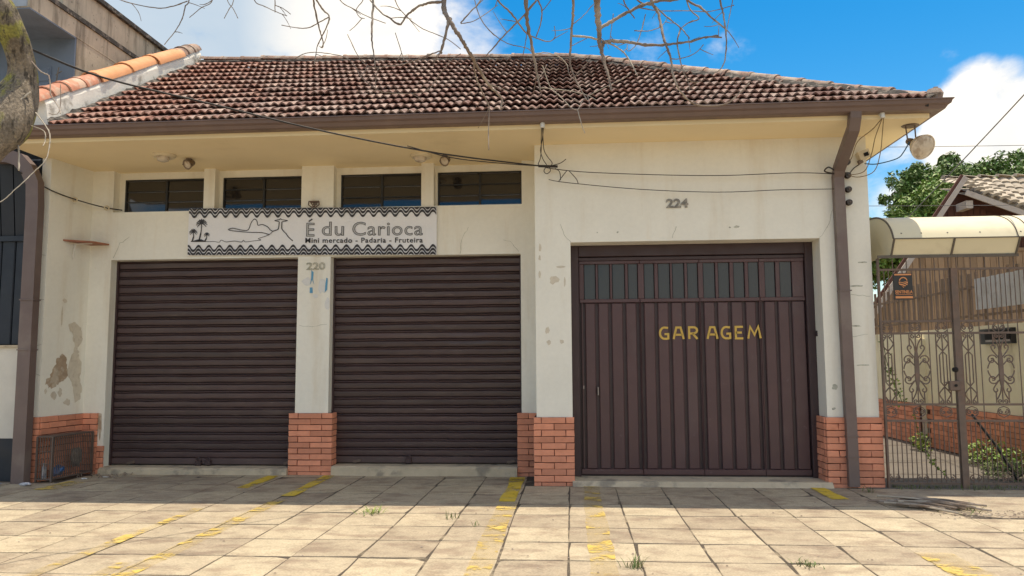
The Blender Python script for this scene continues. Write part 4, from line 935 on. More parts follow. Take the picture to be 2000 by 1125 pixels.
G().box(3.205,3.225,GY-.018,GY+.018,.0,2.36).build('stile', M['iron'], g1)
g2 = gate(4.005, 5.05, 'rusty wrought iron gate leaf right of the lock post, cut by the picture edge', [(4.075,0),(4.385,1),(4.72,0)])
G().box(3.935,4.000,GY-.025,GY+.025,.0,2.25).build('stile', M['iron'], g2)
t = g1; G().box(3.845,3.955,GY-.055,GY-.02,.985,1.085,.008).build('lock', M['iron'], t); G().lathe([(0,0),(.014,0),(.014,.012),(0,.012)], (3.905,GY-.055,1.04), (0,-1,0), 10).build('keyhole', M['dark'], t)
G().bar((3.80,GY-.03,1.07),(3.86,GY-.03,1.07),.012).build('latch', M['iron'], t)
G().lathe([(0,0),(.025,0),(.028,.03),(.014,.045),(0,.045)], (3.915,GY-.02,1.20), (0,-1,0), 10).build('knob', M['dark'], t)
ss = empty('security_sign', (3.45,GY-.03,2.06), 'small black security sign with an orange emblem hanging on the gate', 'sign')
sy = GY-.030; G().box(3.355,3.545,sy,sy+.008,1.925,2.200).build('board', M['signblack'], ss)
G().box(3.365,3.535,sy-.003,sy,2.178,2.193).build('print_bar', M['orange'], ss); G().box(3.368,3.540,sy-.003,sy,1.938,1.960).build('print_bar', M['orange'], ss); G().box(3.370,3.538,sy-.003,sy,1.975,1.979).build('print_bar', M['orange'], ss)
text_mesh('SENTINELA', 3.366,3.540,1.988,2.022,sy-.001,M['orange'],offset=.02,depth=.003,name='lettering',parent=ss)
g = G(); cx, cz = 3.452, 2.100
g.ribbon(arc(cx, cz+.010, .040, .045, 15, 165, 10), .010, sy-.004, .003)
body = arc(cx, cz, .046, .040, -180, 0, 12); body = [(x,z-.0 if i not in (6,) else z-.012) for i,(x,z) in enumerate(body)]
g.plate([(cx-.046,cz+.012)]+body[1:-1]+[(cx+.046,cz+.012)], sy-.004, .003); g.build('emblem', M['orange'], ss)
g = G(); g.ribbon(spline([(cx-.04,cz-.002),(cx,cz-.012),(cx+.035,cz-.032)],4), .009, sy-.006, .003); g.ribbon(spline([(cx-.038,cz+.006-.03),(cx,cz-.036),(cx+.02,cz-.045)],4), .007, sy-.006, .003)
g.ribbon(spline([(cx-.03,cz+.012),(cx+.01,cz+.004),(cx+.042,cz-.012)],4), .006, sy-.006, .003); g.build('emblem_stripe', M['signblack'], ss)

cn = empty('gate_canopy', (4.0,.2,2.4), 'cream curved sheet canopy over the iron gate', 'canopy')
cprof = spline([(-.20,2.545),(-.14,2.655),(-.02,2.755),(.16,2.825),(.36,2.855),(.62,2.85),(.95,2.80)],4)
g = G(); g.sweep([[(x,y,z) for y,z in cprof] for x in (3.33,3.75,4.0,4.4,4.85,5.5)]); g.build('roof_sheet', M['canopy'], cn, 'full')
G().add([(3.33,-.195,2.54),(4.575,-.195,2.54),(4.57,-.10,2.385),(3.33,-.10,2.385)],[(0,1,2,3)]).build('front_panel', M['canopy'], cn)
G().add([(3.332,y,z) for y,z in cprof]+[(3.332,.95,2.385),(3.332,-.10,2.385)],[tuple(range(len(cprof)+2))]).build('end_panel', M['canopy'], cn)
for x in (3.335, 3.935, 4.575):
    g = G(); g.bar((x,-.203,2.545),(x,-.106,2.38),.016); g.build('rib', M['canopyrib'], cn)
g = G(); g.tube([(3.328,y-.004,z+.002) for y,z in cprof], .010, 5); g.build('rib', M['canopyrib'], cn)
for x in (4.56,4.68): G().tube([(x,y-.002,z+.003) for y,z in cprof], .005, 4).build('seam', M['canopyrib'], cn)
G().bar((3.2,-.10,2.372),(4.60,-.10,2.372),.022,.03).build('front_beam', M['canopyrib'], cn); G().bar((3.33,-.205,2.545),(5.3,-.205,2.545),.010).build('edge_strip', M['canopyrib'], cn)
for x in (3.42,3.62,3.88,4.2,4.6): G().lathe([(0,0),(.008,0),(.008,.01),(0,.012)], (x,-.165,2.60), (0,-.8,.6), 8).build('screw', M['canopyrib'], cn)

# passage side wall with brick base, pickets on top
sw = empty('side_wall', (5.4,3,0), 'yellowed cream garden wall with brick base along the passage', 'wall')
G().box(5.30,5.45,.5,8.5,-.05,1.73).build('wall_body', M['cream2'], sw)
g = G(); g.box(5.20,5.30,3.70,3.95,-.02,1.60); g.build('pier', M['cream2'], sw)
bb = G(); bb.box(5.285,5.298,.5,8.0,0,.628); bb.box(5.185,5.20,3.69,3.96,0,.628); bb = bb.build('brick_base', M['mortar'], sw)
def lay_side(y0, y1, x):
    for c in range(9):
        y = y1-(.12 if c%2 else 0)
        while y > y0:
            L = min(.235, y-y0)
            if L < .06: break
            key = (round(L-.009,2),'s')
            if key not in BM: BM[key] = brick_mesh(L-.009, .03, 3)
            inst('brick', BM[key], (x, y-L/2, .628-.034-.0685*c), bb, rot=(0,0,math.pi/2+rnd.uniform(-.004,.004))); y -= .24
lay_side(.7, 3.69, 5.283); lay_side(3.96, 6.0, 5.283)
for c in range(9): inst('brick', BM[[k for k in BM if k[1]=='s'][0]], (5.185, 3.825, .628-.034-.0685*c), bb, rot=(0,0,math.pi/2))
lb = empty('letter_slot', (5.28,1.7,1.58), 'dark letter box slot set in the cream side wall', 'letter box')
G().box(5.24,5.31,1.30,2.0,1.49,1.68).build('box', M['signblack'], lb); G().box(5.232,5.24,1.32,1.86,1.515,1.54).build('flap', M['steel'], lb); G().box(5.225,5.24,1.32,1.86,1.545,1.66).build('slot', M['dark'], lb)
pf = empty('picket_fence', (5.38,3.5,1.73), 'dark wooden picket fence standing on the cream side wall', 'fence')
pm = G().box(-.011,.011,-.028,.028,0,.72).mesh('picket', M['picket'])
y = .6
while y < 8.0:
    inst('picket', pm, (5.40+rnd.uniform(-.003,.003), y, 1.735+rnd.uniform(-.01,.01)), pf, rot=(rnd.uniform(-.012,.012),0,0)); y += .19
for z in (1.86, 2.24): G().box(5.374,5.387,.5,8.1,z,z+.035).build('rail', M['picket'], pf)
zn = G(); n = 16; zn.sweep([[(5.34+(.035 if i%2 else 0), .75+1.5*i/n, 1.95),(5.34+(.035 if i%2 else 0), .75+1.5*i/n, 2.36+.04*i/n*0)] for i in range(n+1)])
zn.build('ribbed_sheet', M['zinc'], None, label='white ribbed metal sheet leaning against the picket fence', cat='metal sheet')
for yy in (.75, 1.5, 2.25): pass
ch = empty('wooden_chalet', (7.5,7.5,0), 'brown plank chalet with steep gable and grey tiled roof beyond the passage', 'house')
g = G(); g.add([(5.62,6.4,0),(11,6.4,0),(11,6.4,2.95),(9.9,6.4,3.42),(7.22,6.4,4.48),(5.62,6.4,2.3)],[(0,1,2,3,4,5)]); g.add([(5.62,6.4,0),(5.62,11,0),(5.62,11,2.3),(5.62,6.4,2.3)],[(0,1,2,3)]); g.add([(11,6.4,0),(11,11,0),(11,11,2.9),(11,6.4,2.95)],[(0,1,2,3)])
g.build('wall', M['redwood'], ch)
x = 5.65; i = 0
def topz(x): return min(2.3+(x-5.62)/1.6*2.0, 4.3-(x-7.22)*.45)
while x < 9.6:
    w = .115; zt = topz(x+w/2)-.04
    if zt > .8:
        zs = min(zt, 3.30)
        G().box(x+.004,x+w-.004,6.36+rnd.uniform(-.004,.004),6.395,.3,zs).build('plank', M['wood'], ch)
        if zt > 3.34: G().box(x+.004,x+w-.004,6.37+rnd.uniform(-.004,.004),6.395,zs+.01,zt).build('plank', M['redwood'], ch)
    x += w
G().box(5.6,9.7,6.33,6.36,3.27,3.33).build('trim_board', M['wood'], ch)
cr = G(); cr.add([(5.40,5.95,2.05),(7.18,5.95,4.60),(7.18,6.12,4.60),(5.40,6.12,2.05)],[(0,1,2,3)]); cr.add([(7.18,6.0,4.26),(9.9,6.0,3.12),(10.4,7.0,4.60),(7.20,7.0,4.60)],[(0,1,2,3)])
cr.add([(8.6,7.0,4.60),(10.4,7.0,4.60),(10.4,11,3.4),(8.6,11,3.4)],[(0,1,2,3)])
cr = cr.build('roof', M['greytile'], ch)
G().bar((5.38,5.93,2.02),(7.17,5.93,4.58),.03,.085).build('bargeboard', M['barge'], cr); G().bar((5.30,5.96,2.06),(7.12,5.96,4.62),.05,.05).build('bargeboard', M['redwood'], cr)
G().bar((7.16,5.95,4.30),(9.9,5.95,3.17),.03,.10).build('bargeboard', M['barge'], cr); G().box(7.18,7.30,6.0,6.4,4.02,4.16).build('rafter_end', M['barge'], cr)
tm = G(); secs = []
for yy, zz in ((0,.045),(.13,.025),(.28,.008)): secs.append([(-.09+.18*i/8, yy, zz+.028*math.sin(math.pi*i/8)) for i in range(9)])
tm.sweep(secs); secs2 = [secs[0],[(x,y+.002,z-.05) for x,y,z in secs[0]]]; tm.sweep(secs2); tm = tm.mesh('roof_tile', M['greytile'], True)
A, B_, Cc, Dd = Vector((7.18,5.93,4.40)), Vector((9.9,5.93,3.28)), Vector((10.4,6.9,4.74)), Vector((7.20,6.9,4.74))
for r_ in range(5):
    for c in range(19):
        u, v = (c+.5)/19, r_/5; p = (A*(1-u)+B_*u)*(1-v)+(Dd*(1-u)+Cc*u)*v; q = (A*(1-u)+B_*u)*(1-v-.05)+(Dd*(1-u)+Cc*u)*(v+.05)
        d = q-p; e = d.to_track_quat('Y','Z').to_euler(); e.rotate_axis('Y', R(-8)+rnd.uniform(-.08,.08)); e.rotate_axis('Z', rnd.uniform(-.05,.05))
        inst('roof_tile', tm, p+Vector((0,0,rnd.uniform(0,.02))), cr, rot=e)
for i in range(9): inst('ridge_tile', tm, Vector((7.22+i*.33,6.88,4.77)), cr, rot=(0,0,-math.pi/2))
# blue-grey sheet shed behind the passage
sd = empty('back_shed', (4.4,9,0), 'blue-grey sheet shed at the far end of the passage', 'shed')
n = 40; g = G(); g.sweep([[(3.2+2.3*i/n, 9.0-(.03 if i%2 else 0), 0),(3.2+2.3*i/n, 9.0-(.03 if i%2 else 0), 3.2)] for i in range(n+1)]); g.build('wall', M['blue'], sd); G().box(3.1,5.6,8.9,11,3.2,3.26).build('roof', M['concrete'], sd)

# ------------------------------------------------------------------ left neighbours
nb = empty('neighbour_building', (-8,3,0), 'taller blue-grey building with weathered concrete eave rising behind the left parapet', 'building')
G().box(-14,-6.125,.53,9.5,0,5.37).build('side_wall', M['concrete'], nb); G().box(-14,-6.13,.505,.53,0,5.368).build('front_wall', M['blue'], nb)
G().box(-14,-6.12,-.32,9.5,5.372,5.60).build('eave_box', M['concrete'], nb); G().box(-14,-6.15,-.335,-.32,5.38,5.60).build('eave_face', M['bluelight'], nb)
G().box(-14,-6.121,-.318,.505,5.355,5.371).build('eave_soffit', M['blue'], nb); G().box(-14,-6.17,.3,9.5,5.66,6.05).build('upper_wall', M['concrete'], nb); G().box(-14,-6.10,-.33,9.5,5.60,5.66).build('ledge', M['mould'], nb); G().box(-14,-6.12,.2,9.6,6.05,6.11).build('coping', M['mould'], nb)
wn = G().box(-6.95,-6.42,.49,.504,4.25,5.0).build('window', M['blue'], nb)
for r_ in range(4):
    for c in range(2): G().box(-6.94+.26*c,-6.70+.26*c,.478,.492,4.27+.18*r_,4.43+.18*r_,.006).build('block', M['blue'], wn)
ap = empty('antenna_bracket', (-6.30,.5,4.75), 'small thin metal bracket on the blue-grey wall', 'bracket')
G().tube([(-6.36,.5,4.60),(-6.25,.38,4.85),(-6.22,.36,4.93)], .008, 5).build('rod', M['cablegrey'], ap); G().tube([(-6.30,.42,4.86),(-6.18,.36,4.88)], .006, 5).build('crossbar', M['cablegrey'], ap)
lw = empty('low_wall', (-6.7,0,0), 'low dirty white wall at the left edge with a dark base', 'wall')
G().box(-9,-6.20,.05,.25,.47,1.50).build('wall_body', M['whitewall'], lw); G().box(-9,-6.19,.04,.25,-.1,.468).build('plinth', M['navy'], lw); G().box(-9,-6.17,.02,.27,1.50,1.525).build('coping', M['sill'], lw)
nf = empty('metal_hoarding', (-6.7,.1,1.5), 'dark navy metal hoarding above the low wall at the left edge', 'hoarding')
for i in range(12):
    x = -6.14-.17*i
    G().box(x-.16,x,.13,.16,1.53,2.76,.01).build('panel', M['navy'], nf); G().obox((x-.08,.075,3.22),(.078,0,0),(0,.012,.01),(.03,-.09,.45)).build('panel', M['navy'], nf)
G().box(-8.2,-6.12,.10,.13,2.74,2.80).build('rail', M['navy'], nf); G().box(-8.2,-6.12,.19,.45,1.53,3.9).build('backing', M['dark'], nf)

# traced skeleton of the bare tree: (x, y, z, radius)
BRANCHES = [
 ((0.191,-3.676,3.858,0.0276),(0.189,-3.712,3.789,0.0243),(0.186,-3.747,3.72,0.0221),(0.194,-3.627,3.58,0.0204),(0.194,-3.58,3.501,0.0183),(0.204,-3.554,3.431,0.0161),(0.206,-3.552,3.341,0.0139),(0.22,-3.566,3.264,0.0116),(0.236,-3.6,3.169,0.0093),(0.255,-3.647,3.071,0.007),(0.266,-3.699,2.963,0.0047)),
 ((0.217,-3.548,3.434,0.0115),(0.305,-3.514,3.496,0.011),(0.407,-3.479,3.567,0.0105),(0.509,-3.446,3.623,0.01),(0.612,-3.421,3.659,0.0095),(0.747,-3.406,3.677,0.0089),(0.921,-3.378,3.81,0.0084)),
 ((0.215,-3.557,3.301,0.013),(0.235,-3.546,3.332,0.0122),(0.281,-3.533,3.349,0.0113),(0.379,-3.524,3.343,0.0104),(0.494,-3.535,3.316,0.0094),(0.589,-3.549,3.304,0.0085),(0.684,-3.558,3.306,0.0075),(0.778,-3.567,3.312,0.0066),(0.874,-3.569,3.338,0.0057),(0.966,-3.583,3.324,0.0048)),
 ((0.864,-3.572,3.327,0.004),(0.93,-3.575,3.343,0.0036),(0.948,-3.58,3.33,0.0032)),
 ((0.053,-3.727,3.839,0.0116),(0.048,-3.785,3.757,0.0102),(0.043,-3.844,3.675,0.0093),(0.042,-3.751,3.527,0.0087),(0.038,-3.694,3.455,0.008),(0.027,-3.652,3.374,0.0072),(0.019,-3.625,3.257,0.0064),(0.018,-3.631,3.165,0.0056),(0.042,-3.652,3.076,0.0048),(0.079,-3.693,2.982,0.0039),(0.114,-3.734,2.898,0.0031)),
 ((-0.235,-3.833,3.799,0.0171),(-0.239,-3.896,3.714,0.0151),(-0.242,-3.958,3.628,0.0137),(-0.24,-3.967,3.434,0.0123),(-0.237,-3.926,3.359,0.0111),(-0.231,-3.869,3.299,0.0099),(-0.217,-3.8,3.241,0.0087),(-0.202,-3.733,3.152,0.0074),(-0.185,-3.708,3.063,0.0061),(-0.166,-3.718,2.971,0.0047)),
 ((-0.178,-3.926,3.451,0.0061),(-0.263,-3.941,3.343,0.0053),(-0.353,-3.96,3.244,0.0045),(-0.426,-3.966,3.16,0.0038),(-0.48,-3.967,3.097,0.003)),
 ((-0.468,-3.919,3.767,0.0075),(-0.469,-3.958,3.661,0.0066),(-0.47,-3.996,3.555,0.006),(-0.4,-4.038,3.406,0.0054),(-0.323,-3.993,3.341,0.0049),(-0.274,-3.918,3.297,0.0045),(-0.241,-3.859,3.275,0.004),(-0.18,-3.787,3.275,0.0035),(-0.116,-3.725,3.279,0.003),(-0.075,-3.709,3.314,0.0025),(-0.077,-3.748,3.366,0.0019)),
 ((-0.172,-3.922,3.453,0.0046),(-0.15,-3.877,3.416,0.0041),(-0.158,-3.83,3.351,0.0036),(-0.188,-3.8,3.279,0.0031)),
 ((-0.721,-3.996,3.743,0.0192),(-0.727,-3.958,3.706,0.0169),(-0.733,-3.921,3.67,0.0154),(-0.717,-4.031,3.423,0.0141),(-0.711,-4.065,3.351,0.0131),(-0.679,-4.096,3.28,0.0121),(-0.641,-4.112,3.207,0.0112),(-0.607,-4.102,3.158,0.0104),(-0.583,-4.077,3.119,0.0096),(-0.547,-4.013,3.071,0.0088),(-0.512,-3.927,3.02,0.0081),(-0.466,-3.844,2.964,0.0073),(-0.424,-3.805,2.929,0.0065),(-0.4,-3.792,2.895,0.0056),(-0.406,-3.798,2.838,0.0047)),
 ((-0.547,-4.013,3.071,0.0045),(-0.54,-3.93,2.992,0.0042),(-0.512,-3.856,2.923,0.0039),(-0.476,-3.818,2.85,0.0036),(-0.475,-3.824,2.772,0.0032),(-0.475,-3.855,2.671,0.0028),(-0.467,-3.912,2.552,0.0024)),
 ((-0.716,-4.037,3.411,0.0075),(-0.801,-4.02,3.414,0.0071),(-0.866,-4.01,3.402,0.0066),(-0.911,-4.013,3.371,0.0061),(-0.946,-4.021,3.335,0.0056),(-0.976,-4.036,3.282,0.0052),(-1.046,-3.987,3.345,0.0047),(-1.113,-3.943,3.406,0.0043),(-1.191,-3.902,3.506,0.0039)),
 ((-0.678,-4.1,3.265,0.0088),(-0.692,-4.123,3.168,0.0075),(-0.715,-4.126,3.077,0.0063),(-0.715,-4.123,3.063,0.0051)),
 ((-0.715,-4.125,3.074,0.0044),(-0.726,-4.128,3.073,0.0039),(-0.811,-4.142,3.037,0.0034),(-0.907,-4.148,3.002,0.003),(-1.006,-4.141,2.991,0.0025),(-1.101,-4.117,2.995,0.0021)),
 ((-1.166,-3.964,3.798,0.0098),(-1.166,-3.949,3.741,0.0086),(-1.166,-3.934,3.683,0.0078),(-1.171,-3.906,3.504,0.0068),(-1.163,-3.954,3.336,0.0058),(-1.15,-4.008,3.217,0.0048),(-1.126,-4.06,3.119,0.0039),(-1.098,-4.119,2.994,0.0029)),
 ((-1.544,-3.936,3.846,0.0076),(-1.53,-3.969,3.755,0.0067),(-1.517,-4.001,3.664,0.0061),(-1.55,-3.886,3.529,0.0056),(-1.544,-3.845,3.45,0.005),(-1.525,-3.837,3.364,0.0043),(-1.494,-3.858,3.275,0.0036),(-1.493,-3.87,3.231,0.0029),(-1.517,-3.856,3.248,0.0022)),
 ((-1.54,-3.936,3.845,0.0079),(-1.543,-3.92,3.699,0.0069),(-1.545,-3.904,3.553,0.0063),(-1.532,-3.885,3.529,0.0057),(-1.5,-3.86,3.481,0.0051),(-1.459,-3.854,3.432,0.0046),(-1.483,-3.849,3.357,0.004),(-1.511,-3.847,3.3,0.0034),(-1.534,-3.851,3.241,0.0028),(-1.533,-3.879,3.152,0.0022)),
 ((-1.459,-3.854,3.432,0.0038),(-1.525,-3.839,3.409,0.0034),(-1.599,-3.821,3.384,0.003),(-1.683,-3.808,3.393,0.0026),(-1.778,-3.807,3.414,0.0022)),
 ((-1.687,-3.802,3.198,0.0029),(-1.625,-3.822,3.217,0.0028),(-1.545,-3.855,3.21,0.0026),(-1.429,-3.916,3.171,0.0025),(-1.312,-3.989,3.115,0.0024),(-1.236,-4.056,3.033,0.0022),(-1.184,-4.107,2.947,0.0021),(-1.112,-4.14,2.878,0.002),(-1.049,-4.141,2.839,0.0019)),
 ((-2.493,-3.647,4.071,0.0055),(-2.487,-3.644,3.985,0.0048),(-2.481,-3.64,3.9,0.0044),(-2.419,-3.743,3.636,0.0039),(-2.442,-3.742,3.596,0.0035),(-2.453,-3.748,3.522,0.0031),(-2.498,-3.736,3.448,0.0027),(-2.594,-3.703,3.363,0.0023)),
 ((-2.431,-3.739,3.631,0.0036),(-2.572,-3.686,3.625,0.0034),(-2.726,-3.618,3.657,0.0032),(-3.065,-3.45,3.806,0.0031),(-3.333,-3.362,3.973,0.0029)),
 ((-2.292,-3.71,4.022,0.0036),(-2.265,-3.741,3.921,0.0032),(-2.238,-3.771,3.819,0.0029),(-2.223,-3.823,3.589,0.0026),(-2.309,-3.795,3.555,0.0023),(-2.399,-3.766,3.508,0.002)),
 ((-2.145,-3.756,3.987,0.0036),(-2.109,-3.806,3.876,0.0032),(-2.073,-3.856,3.766,0.0029),(-2.064,-3.871,3.559,0.0025),(-2.102,-3.848,3.511,0.0022),(-2.143,-3.822,3.465,0.0019)),
 ((-2.212,-3.735,4.003,0.0036),(-2.173,-3.789,3.856,0.0032),(-2.134,-3.843,3.709,0.0029),(-2.109,-3.859,3.566,0.0026),(-2.07,-3.854,3.508,0.0022),(-2.05,-3.83,3.458,0.0019)),
 ((-2.014,-3.797,3.955,0.0039),(-1.974,-3.86,3.824,0.0034),(-1.934,-3.923,3.692,0.0031),(-1.919,-3.895,3.541,0.0029),(-1.863,-3.878,3.507,0.0026),(-1.803,-3.857,3.482,0.0023),(-1.732,-3.838,3.458,0.0021)),
 ((-1.828,-3.856,3.91,0.0049),(-1.794,-3.917,3.799,0.0043),(-1.76,-3.979,3.687,0.0039),(-1.787,-3.9,3.532,0.0031),(-1.804,-3.853,3.477,0.0022)),
 ((-1.794,-3.881,3.509,0.0028),(-1.751,-3.867,3.494,0.0024),(-1.707,-3.843,3.465,0.0019)),
 ((-1.419,-3.945,3.83,0.0042),(-1.415,-3.946,3.726,0.0037),(-1.411,-3.946,3.623,0.0034),(-1.385,-3.882,3.524,0.0031),(-1.279,-3.891,3.45,0.0027),(-1.193,-3.927,3.388,0.0024),(-1.072,-3.991,3.315,0.002)),
 ((-1.22,-3.96,3.805,0.0035),(-1.223,-3.933,3.704,0.0031),(-1.226,-3.907,3.602,0.0028),(-1.238,-3.894,3.512,0.0026),(-1.279,-3.89,3.457,0.0023),(-1.255,-3.906,3.4,0.0021),(-1.219,-3.921,3.382,0.0019)),
 ((-1.051,-3.972,3.784,0.0035),(-1.054,-3.94,3.705,0.0031),(-1.058,-3.909,3.626,0.0028),(-1.018,-3.95,3.456,0.0026),(-0.936,-4.024,3.333,0.0025),(-0.84,-4.093,3.232,0.0023),(-0.754,-4.122,3.18,0.0021),(-0.674,-4.121,3.141,0.002),(-0.609,-4.084,3.099,0.0019)),
 ((-1.324,-3.915,3.289,0.0025),(-1.212,-4.044,3.083,0.0022),(-1.142,-4.098,3.013,0.0021),(-1.098,-4.119,2.994,0.0019)),
 ((-0.998,-4.056,3.224,0.0024),(-0.922,-4.147,3.013,0.0017)),
 ((-0.611,-4.073,3.077,0.0026),(-0.653,-4.084,3.046,0.0025),(-0.689,-4.086,3.01,0.0024),(-0.743,-4.077,2.943,0.0023),(-0.808,-4.062,2.869,0.0022),(-0.915,-4.105,2.839,0.002),(-1.058,-4.142,2.84,0.0019)),
 ((0.532,-3.592,3.881,0.0124),(0.534,-3.545,3.858,0.0109),(0.535,-3.498,3.835,0.0099),(0.551,-3.434,3.658,0.0096),(0.589,-3.437,3.582,0.0091),(0.603,-3.468,3.485,0.0085),(0.613,-3.52,3.369,0.0079),(0.628,-3.565,3.279,0.0074),(0.646,-3.607,3.181,0.0068),(0.65,-3.634,3.082,0.0063),(0.676,-3.629,3.004,0.0059),(0.727,-3.591,2.947,0.0055),(0.802,-3.531,2.916,0.0051),(0.918,-3.469,2.924,0.0047),(1.021,-3.435,2.952,0.0042),(1.099,-3.444,3.017,0.0037),(1.155,-3.458,3.071,0.0033)),
 ((0.988,-3.483,3.909,0.0085),(0.998,-3.425,3.896,0.0075),(1.008,-3.367,3.882,0.0068),(0.988,-3.464,3.625,0.006),(0.992,-3.524,3.504,0.0054),(0.992,-3.572,3.382,0.0048),(0.991,-3.591,3.284,0.0042),(0.98,-3.582,3.179,0.0037),(0.952,-3.572,3.124,0.0031),(0.916,-3.575,3.101,0.0026)),
 ((1.082,-3.476,3.913,0.0041),(1.086,-3.447,3.847,0.0036),(1.09,-3.419,3.781,0.0033),(1.059,-3.493,3.608,0.0029),(1.027,-3.541,3.485,0.0026),(0.996,-3.578,3.362,0.0022)),
 ((0.705,-3.551,3.891,0.0105),(0.712,-3.475,3.867,0.0092),(0.719,-3.4,3.843,0.0084),(0.791,-3.414,3.657,0.0075),(0.862,-3.453,3.587,0.0066),(0.925,-3.519,3.479,0.0057),(0.989,-3.569,3.39,0.0048)),
 ((0.373,-3.631,3.87,0.0081),(0.371,-3.611,3.815,0.0072),(0.37,-3.591,3.76,0.0065),(0.459,-3.467,3.646,0.006),(0.57,-3.433,3.616,0.0053),(0.645,-3.451,3.532,0.0046),(0.724,-3.503,3.433,0.0039),(0.771,-3.555,3.338,0.0032)),
 ((0.723,-3.507,3.425,0.0049),(0.694,-3.558,3.309,0.0045),(0.702,-3.612,3.167,0.004),(0.726,-3.622,3.074,0.0037),(0.765,-3.607,3.039,0.0033),(0.825,-3.587,3.044,0.0029),(0.854,-3.586,3.073,0.0026)),
 ((0.346,-3.637,3.869,0.0061),(0.345,-3.614,3.798,0.0054),(0.343,-3.591,3.727,0.0049),(0.366,-3.513,3.628,0.0044),(0.397,-3.484,3.579,0.0039),(0.439,-3.47,3.521,0.0033)),
 ((0.027,-3.64,3.346,0.0064),(0.154,-3.57,3.359,0.0059),(0.281,-3.54,3.323,0.0052),(0.356,-3.557,3.262,0.0045),(0.399,-3.6,3.173,0.0039),(0.431,-3.647,3.075,0.0032)),
 ((0.034,-3.665,3.408,0.0029),(0.106,-3.642,3.476,0.0025),(0.155,-3.636,3.537,0.0021)),
 ((0.023,-3.626,3.286,0.0026),(0.124,-3.583,3.351,0.0019)),
 ((0.511,-3.452,3.554,0.0033),(0.471,-3.497,3.405,0.0031),(0.436,-3.534,3.316,0.0029),(0.385,-3.554,3.269,0.0026),(0.382,-3.531,3.322,0.0025)),
 ((0.298,-3.524,3.533,0.0028),(0.284,-3.521,3.433,0.0025),(0.272,-3.535,3.349,0.0023)),
 ((0.432,-3.491,3.43,0.0033),(0.531,-3.489,3.427,0.003),(0.611,-3.477,3.463,0.0026),(0.647,-3.456,3.519,0.0023)),
 ((0.441,-3.468,3.598,0.0033),(0.609,-3.435,3.582,0.0031),(0.784,-3.449,3.569,0.0029),(0.914,-3.486,3.542,0.0027),(1.063,-3.516,3.563,0.0024)),
 ((0.755,-3.539,3.895,0.0064),(0.763,-3.461,3.854,0.0056),(0.77,-3.384,3.814,0.0051),(0.782,-3.413,3.658,0.0046),(0.803,-3.453,3.566,0.0041),(0.843,-3.494,3.494,0.0036),(0.774,-3.495,3.465,0.0032),(0.723,-3.507,3.425,0.0028)),
 ((0.647,-3.603,3.192,0.0032),(0.693,-3.607,3.186,0.0029),(0.79,-3.599,3.219,0.0026),(0.851,-3.585,3.282,0.0022)),
 ((-0.198,-3.745,3.186,0.0031),(-0.192,-3.745,3.195,0.003),(-0.127,-3.703,3.217,0.0029),(-0.052,-3.655,3.207,0.0028),(-0.004,-3.637,3.163,0.0027),(0.005,-3.647,3.109,0.0026)),
 ((-0.153,-3.698,3.137,0.0032),(-0.147,-3.693,3.116,0.003),(-0.11,-3.698,3.006,0.0028),(-0.035,-3.729,2.914,0.0027),(0.02,-3.764,2.843,0.0025),(0.057,-3.771,2.827,0.0023),(0.076,-3.752,2.864,0.0022),(0.096,-3.728,2.91,0.002)),
 ((0.057,-3.771,2.827,0.0026),(0.083,-3.816,2.71,0.0022),(0.1,-3.822,2.664,0.0018)),
 ((-0.166,-3.713,2.989,0.003),(-0.148,-3.709,2.99,0.0028),(0.003,-3.7,2.972,0.0027),(0.087,-3.71,2.946,0.0025),(0.125,-3.719,2.929,0.0023),(0.17,-3.733,2.897,0.0022)),
 ((0.125,-3.719,2.929,0.0027),(0.239,-3.682,2.999,0.0024),(0.346,-3.656,3.055,0.0022),(0.395,-3.635,3.1,0.0019)),
 ((-0.607,-4.102,3.247,0.0044),(-0.556,-4.082,3.318,0.0039),(-0.497,-4.055,3.402,0.0035),(-0.441,-3.981,3.593,0.003)),
 ((-0.607,-4.102,3.243,0.0026),(-0.521,-4.081,3.271,0.0023),(-0.4,-4.04,3.374,0.0019)),
 ((-0.554,-3.951,3.756,0.0041),(-0.555,-3.969,3.66,0.0036),(-0.556,-3.986,3.564,0.0033),(-0.532,-4.056,3.403,0.0031),(-0.495,-4.073,3.283,0.0029),(-0.438,-4.023,3.22,0.0028),(-0.357,-3.921,3.195,0.0026),(-0.254,-3.813,3.208,0.0025),(-0.224,-3.779,3.202,0.0024),(-0.207,-3.749,3.178,0.0022)),
 ((-0.241,-3.859,3.275,0.0028),(-0.253,-3.825,3.223,0.0025),(-0.27,-3.799,3.166,0.0022)),
 ((-3.456,-3.75,3.263,0.005),(-3.36,-3.79,3.176,0.0046),(-3.277,-3.83,3.131,0.0042),(-3.235,-3.87,3.058,0.0039),(-3.196,-3.91,2.976,0.0035),(-3.113,-3.95,2.879,0.0031),(-3.072,-3.99,2.826,0.0028)),
 ((-3.41,-3.75,2.922,0.0039),(-3.324,-3.79,2.839,0.0038),(-3.25,-3.83,2.752,0.0036),(-3.22,-3.87,2.648,0.0034),(-3.213,-3.91,2.556,0.0032),(-3.265,-3.95,2.467,0.0031),(-3.272,-3.99,2.419,0.0029),(-3.303,-4.03,2.355,0.0027),(-3.348,-4.07,2.279,0.0026),(-3.394,-4.11,2.247,0.0024)),
 ((-3.439,-3.75,2.838,0.0033),(-3.318,-3.79,2.785,0.0029),(-3.278,-3.83,2.71,0.0026),(-3.261,-3.87,2.665,0.0022)),
 ((-3.515,-3.75,2.706,0.0056),(-3.478,-3.79,2.644,0.0052),(-3.441,-3.83,2.524,0.0048)),
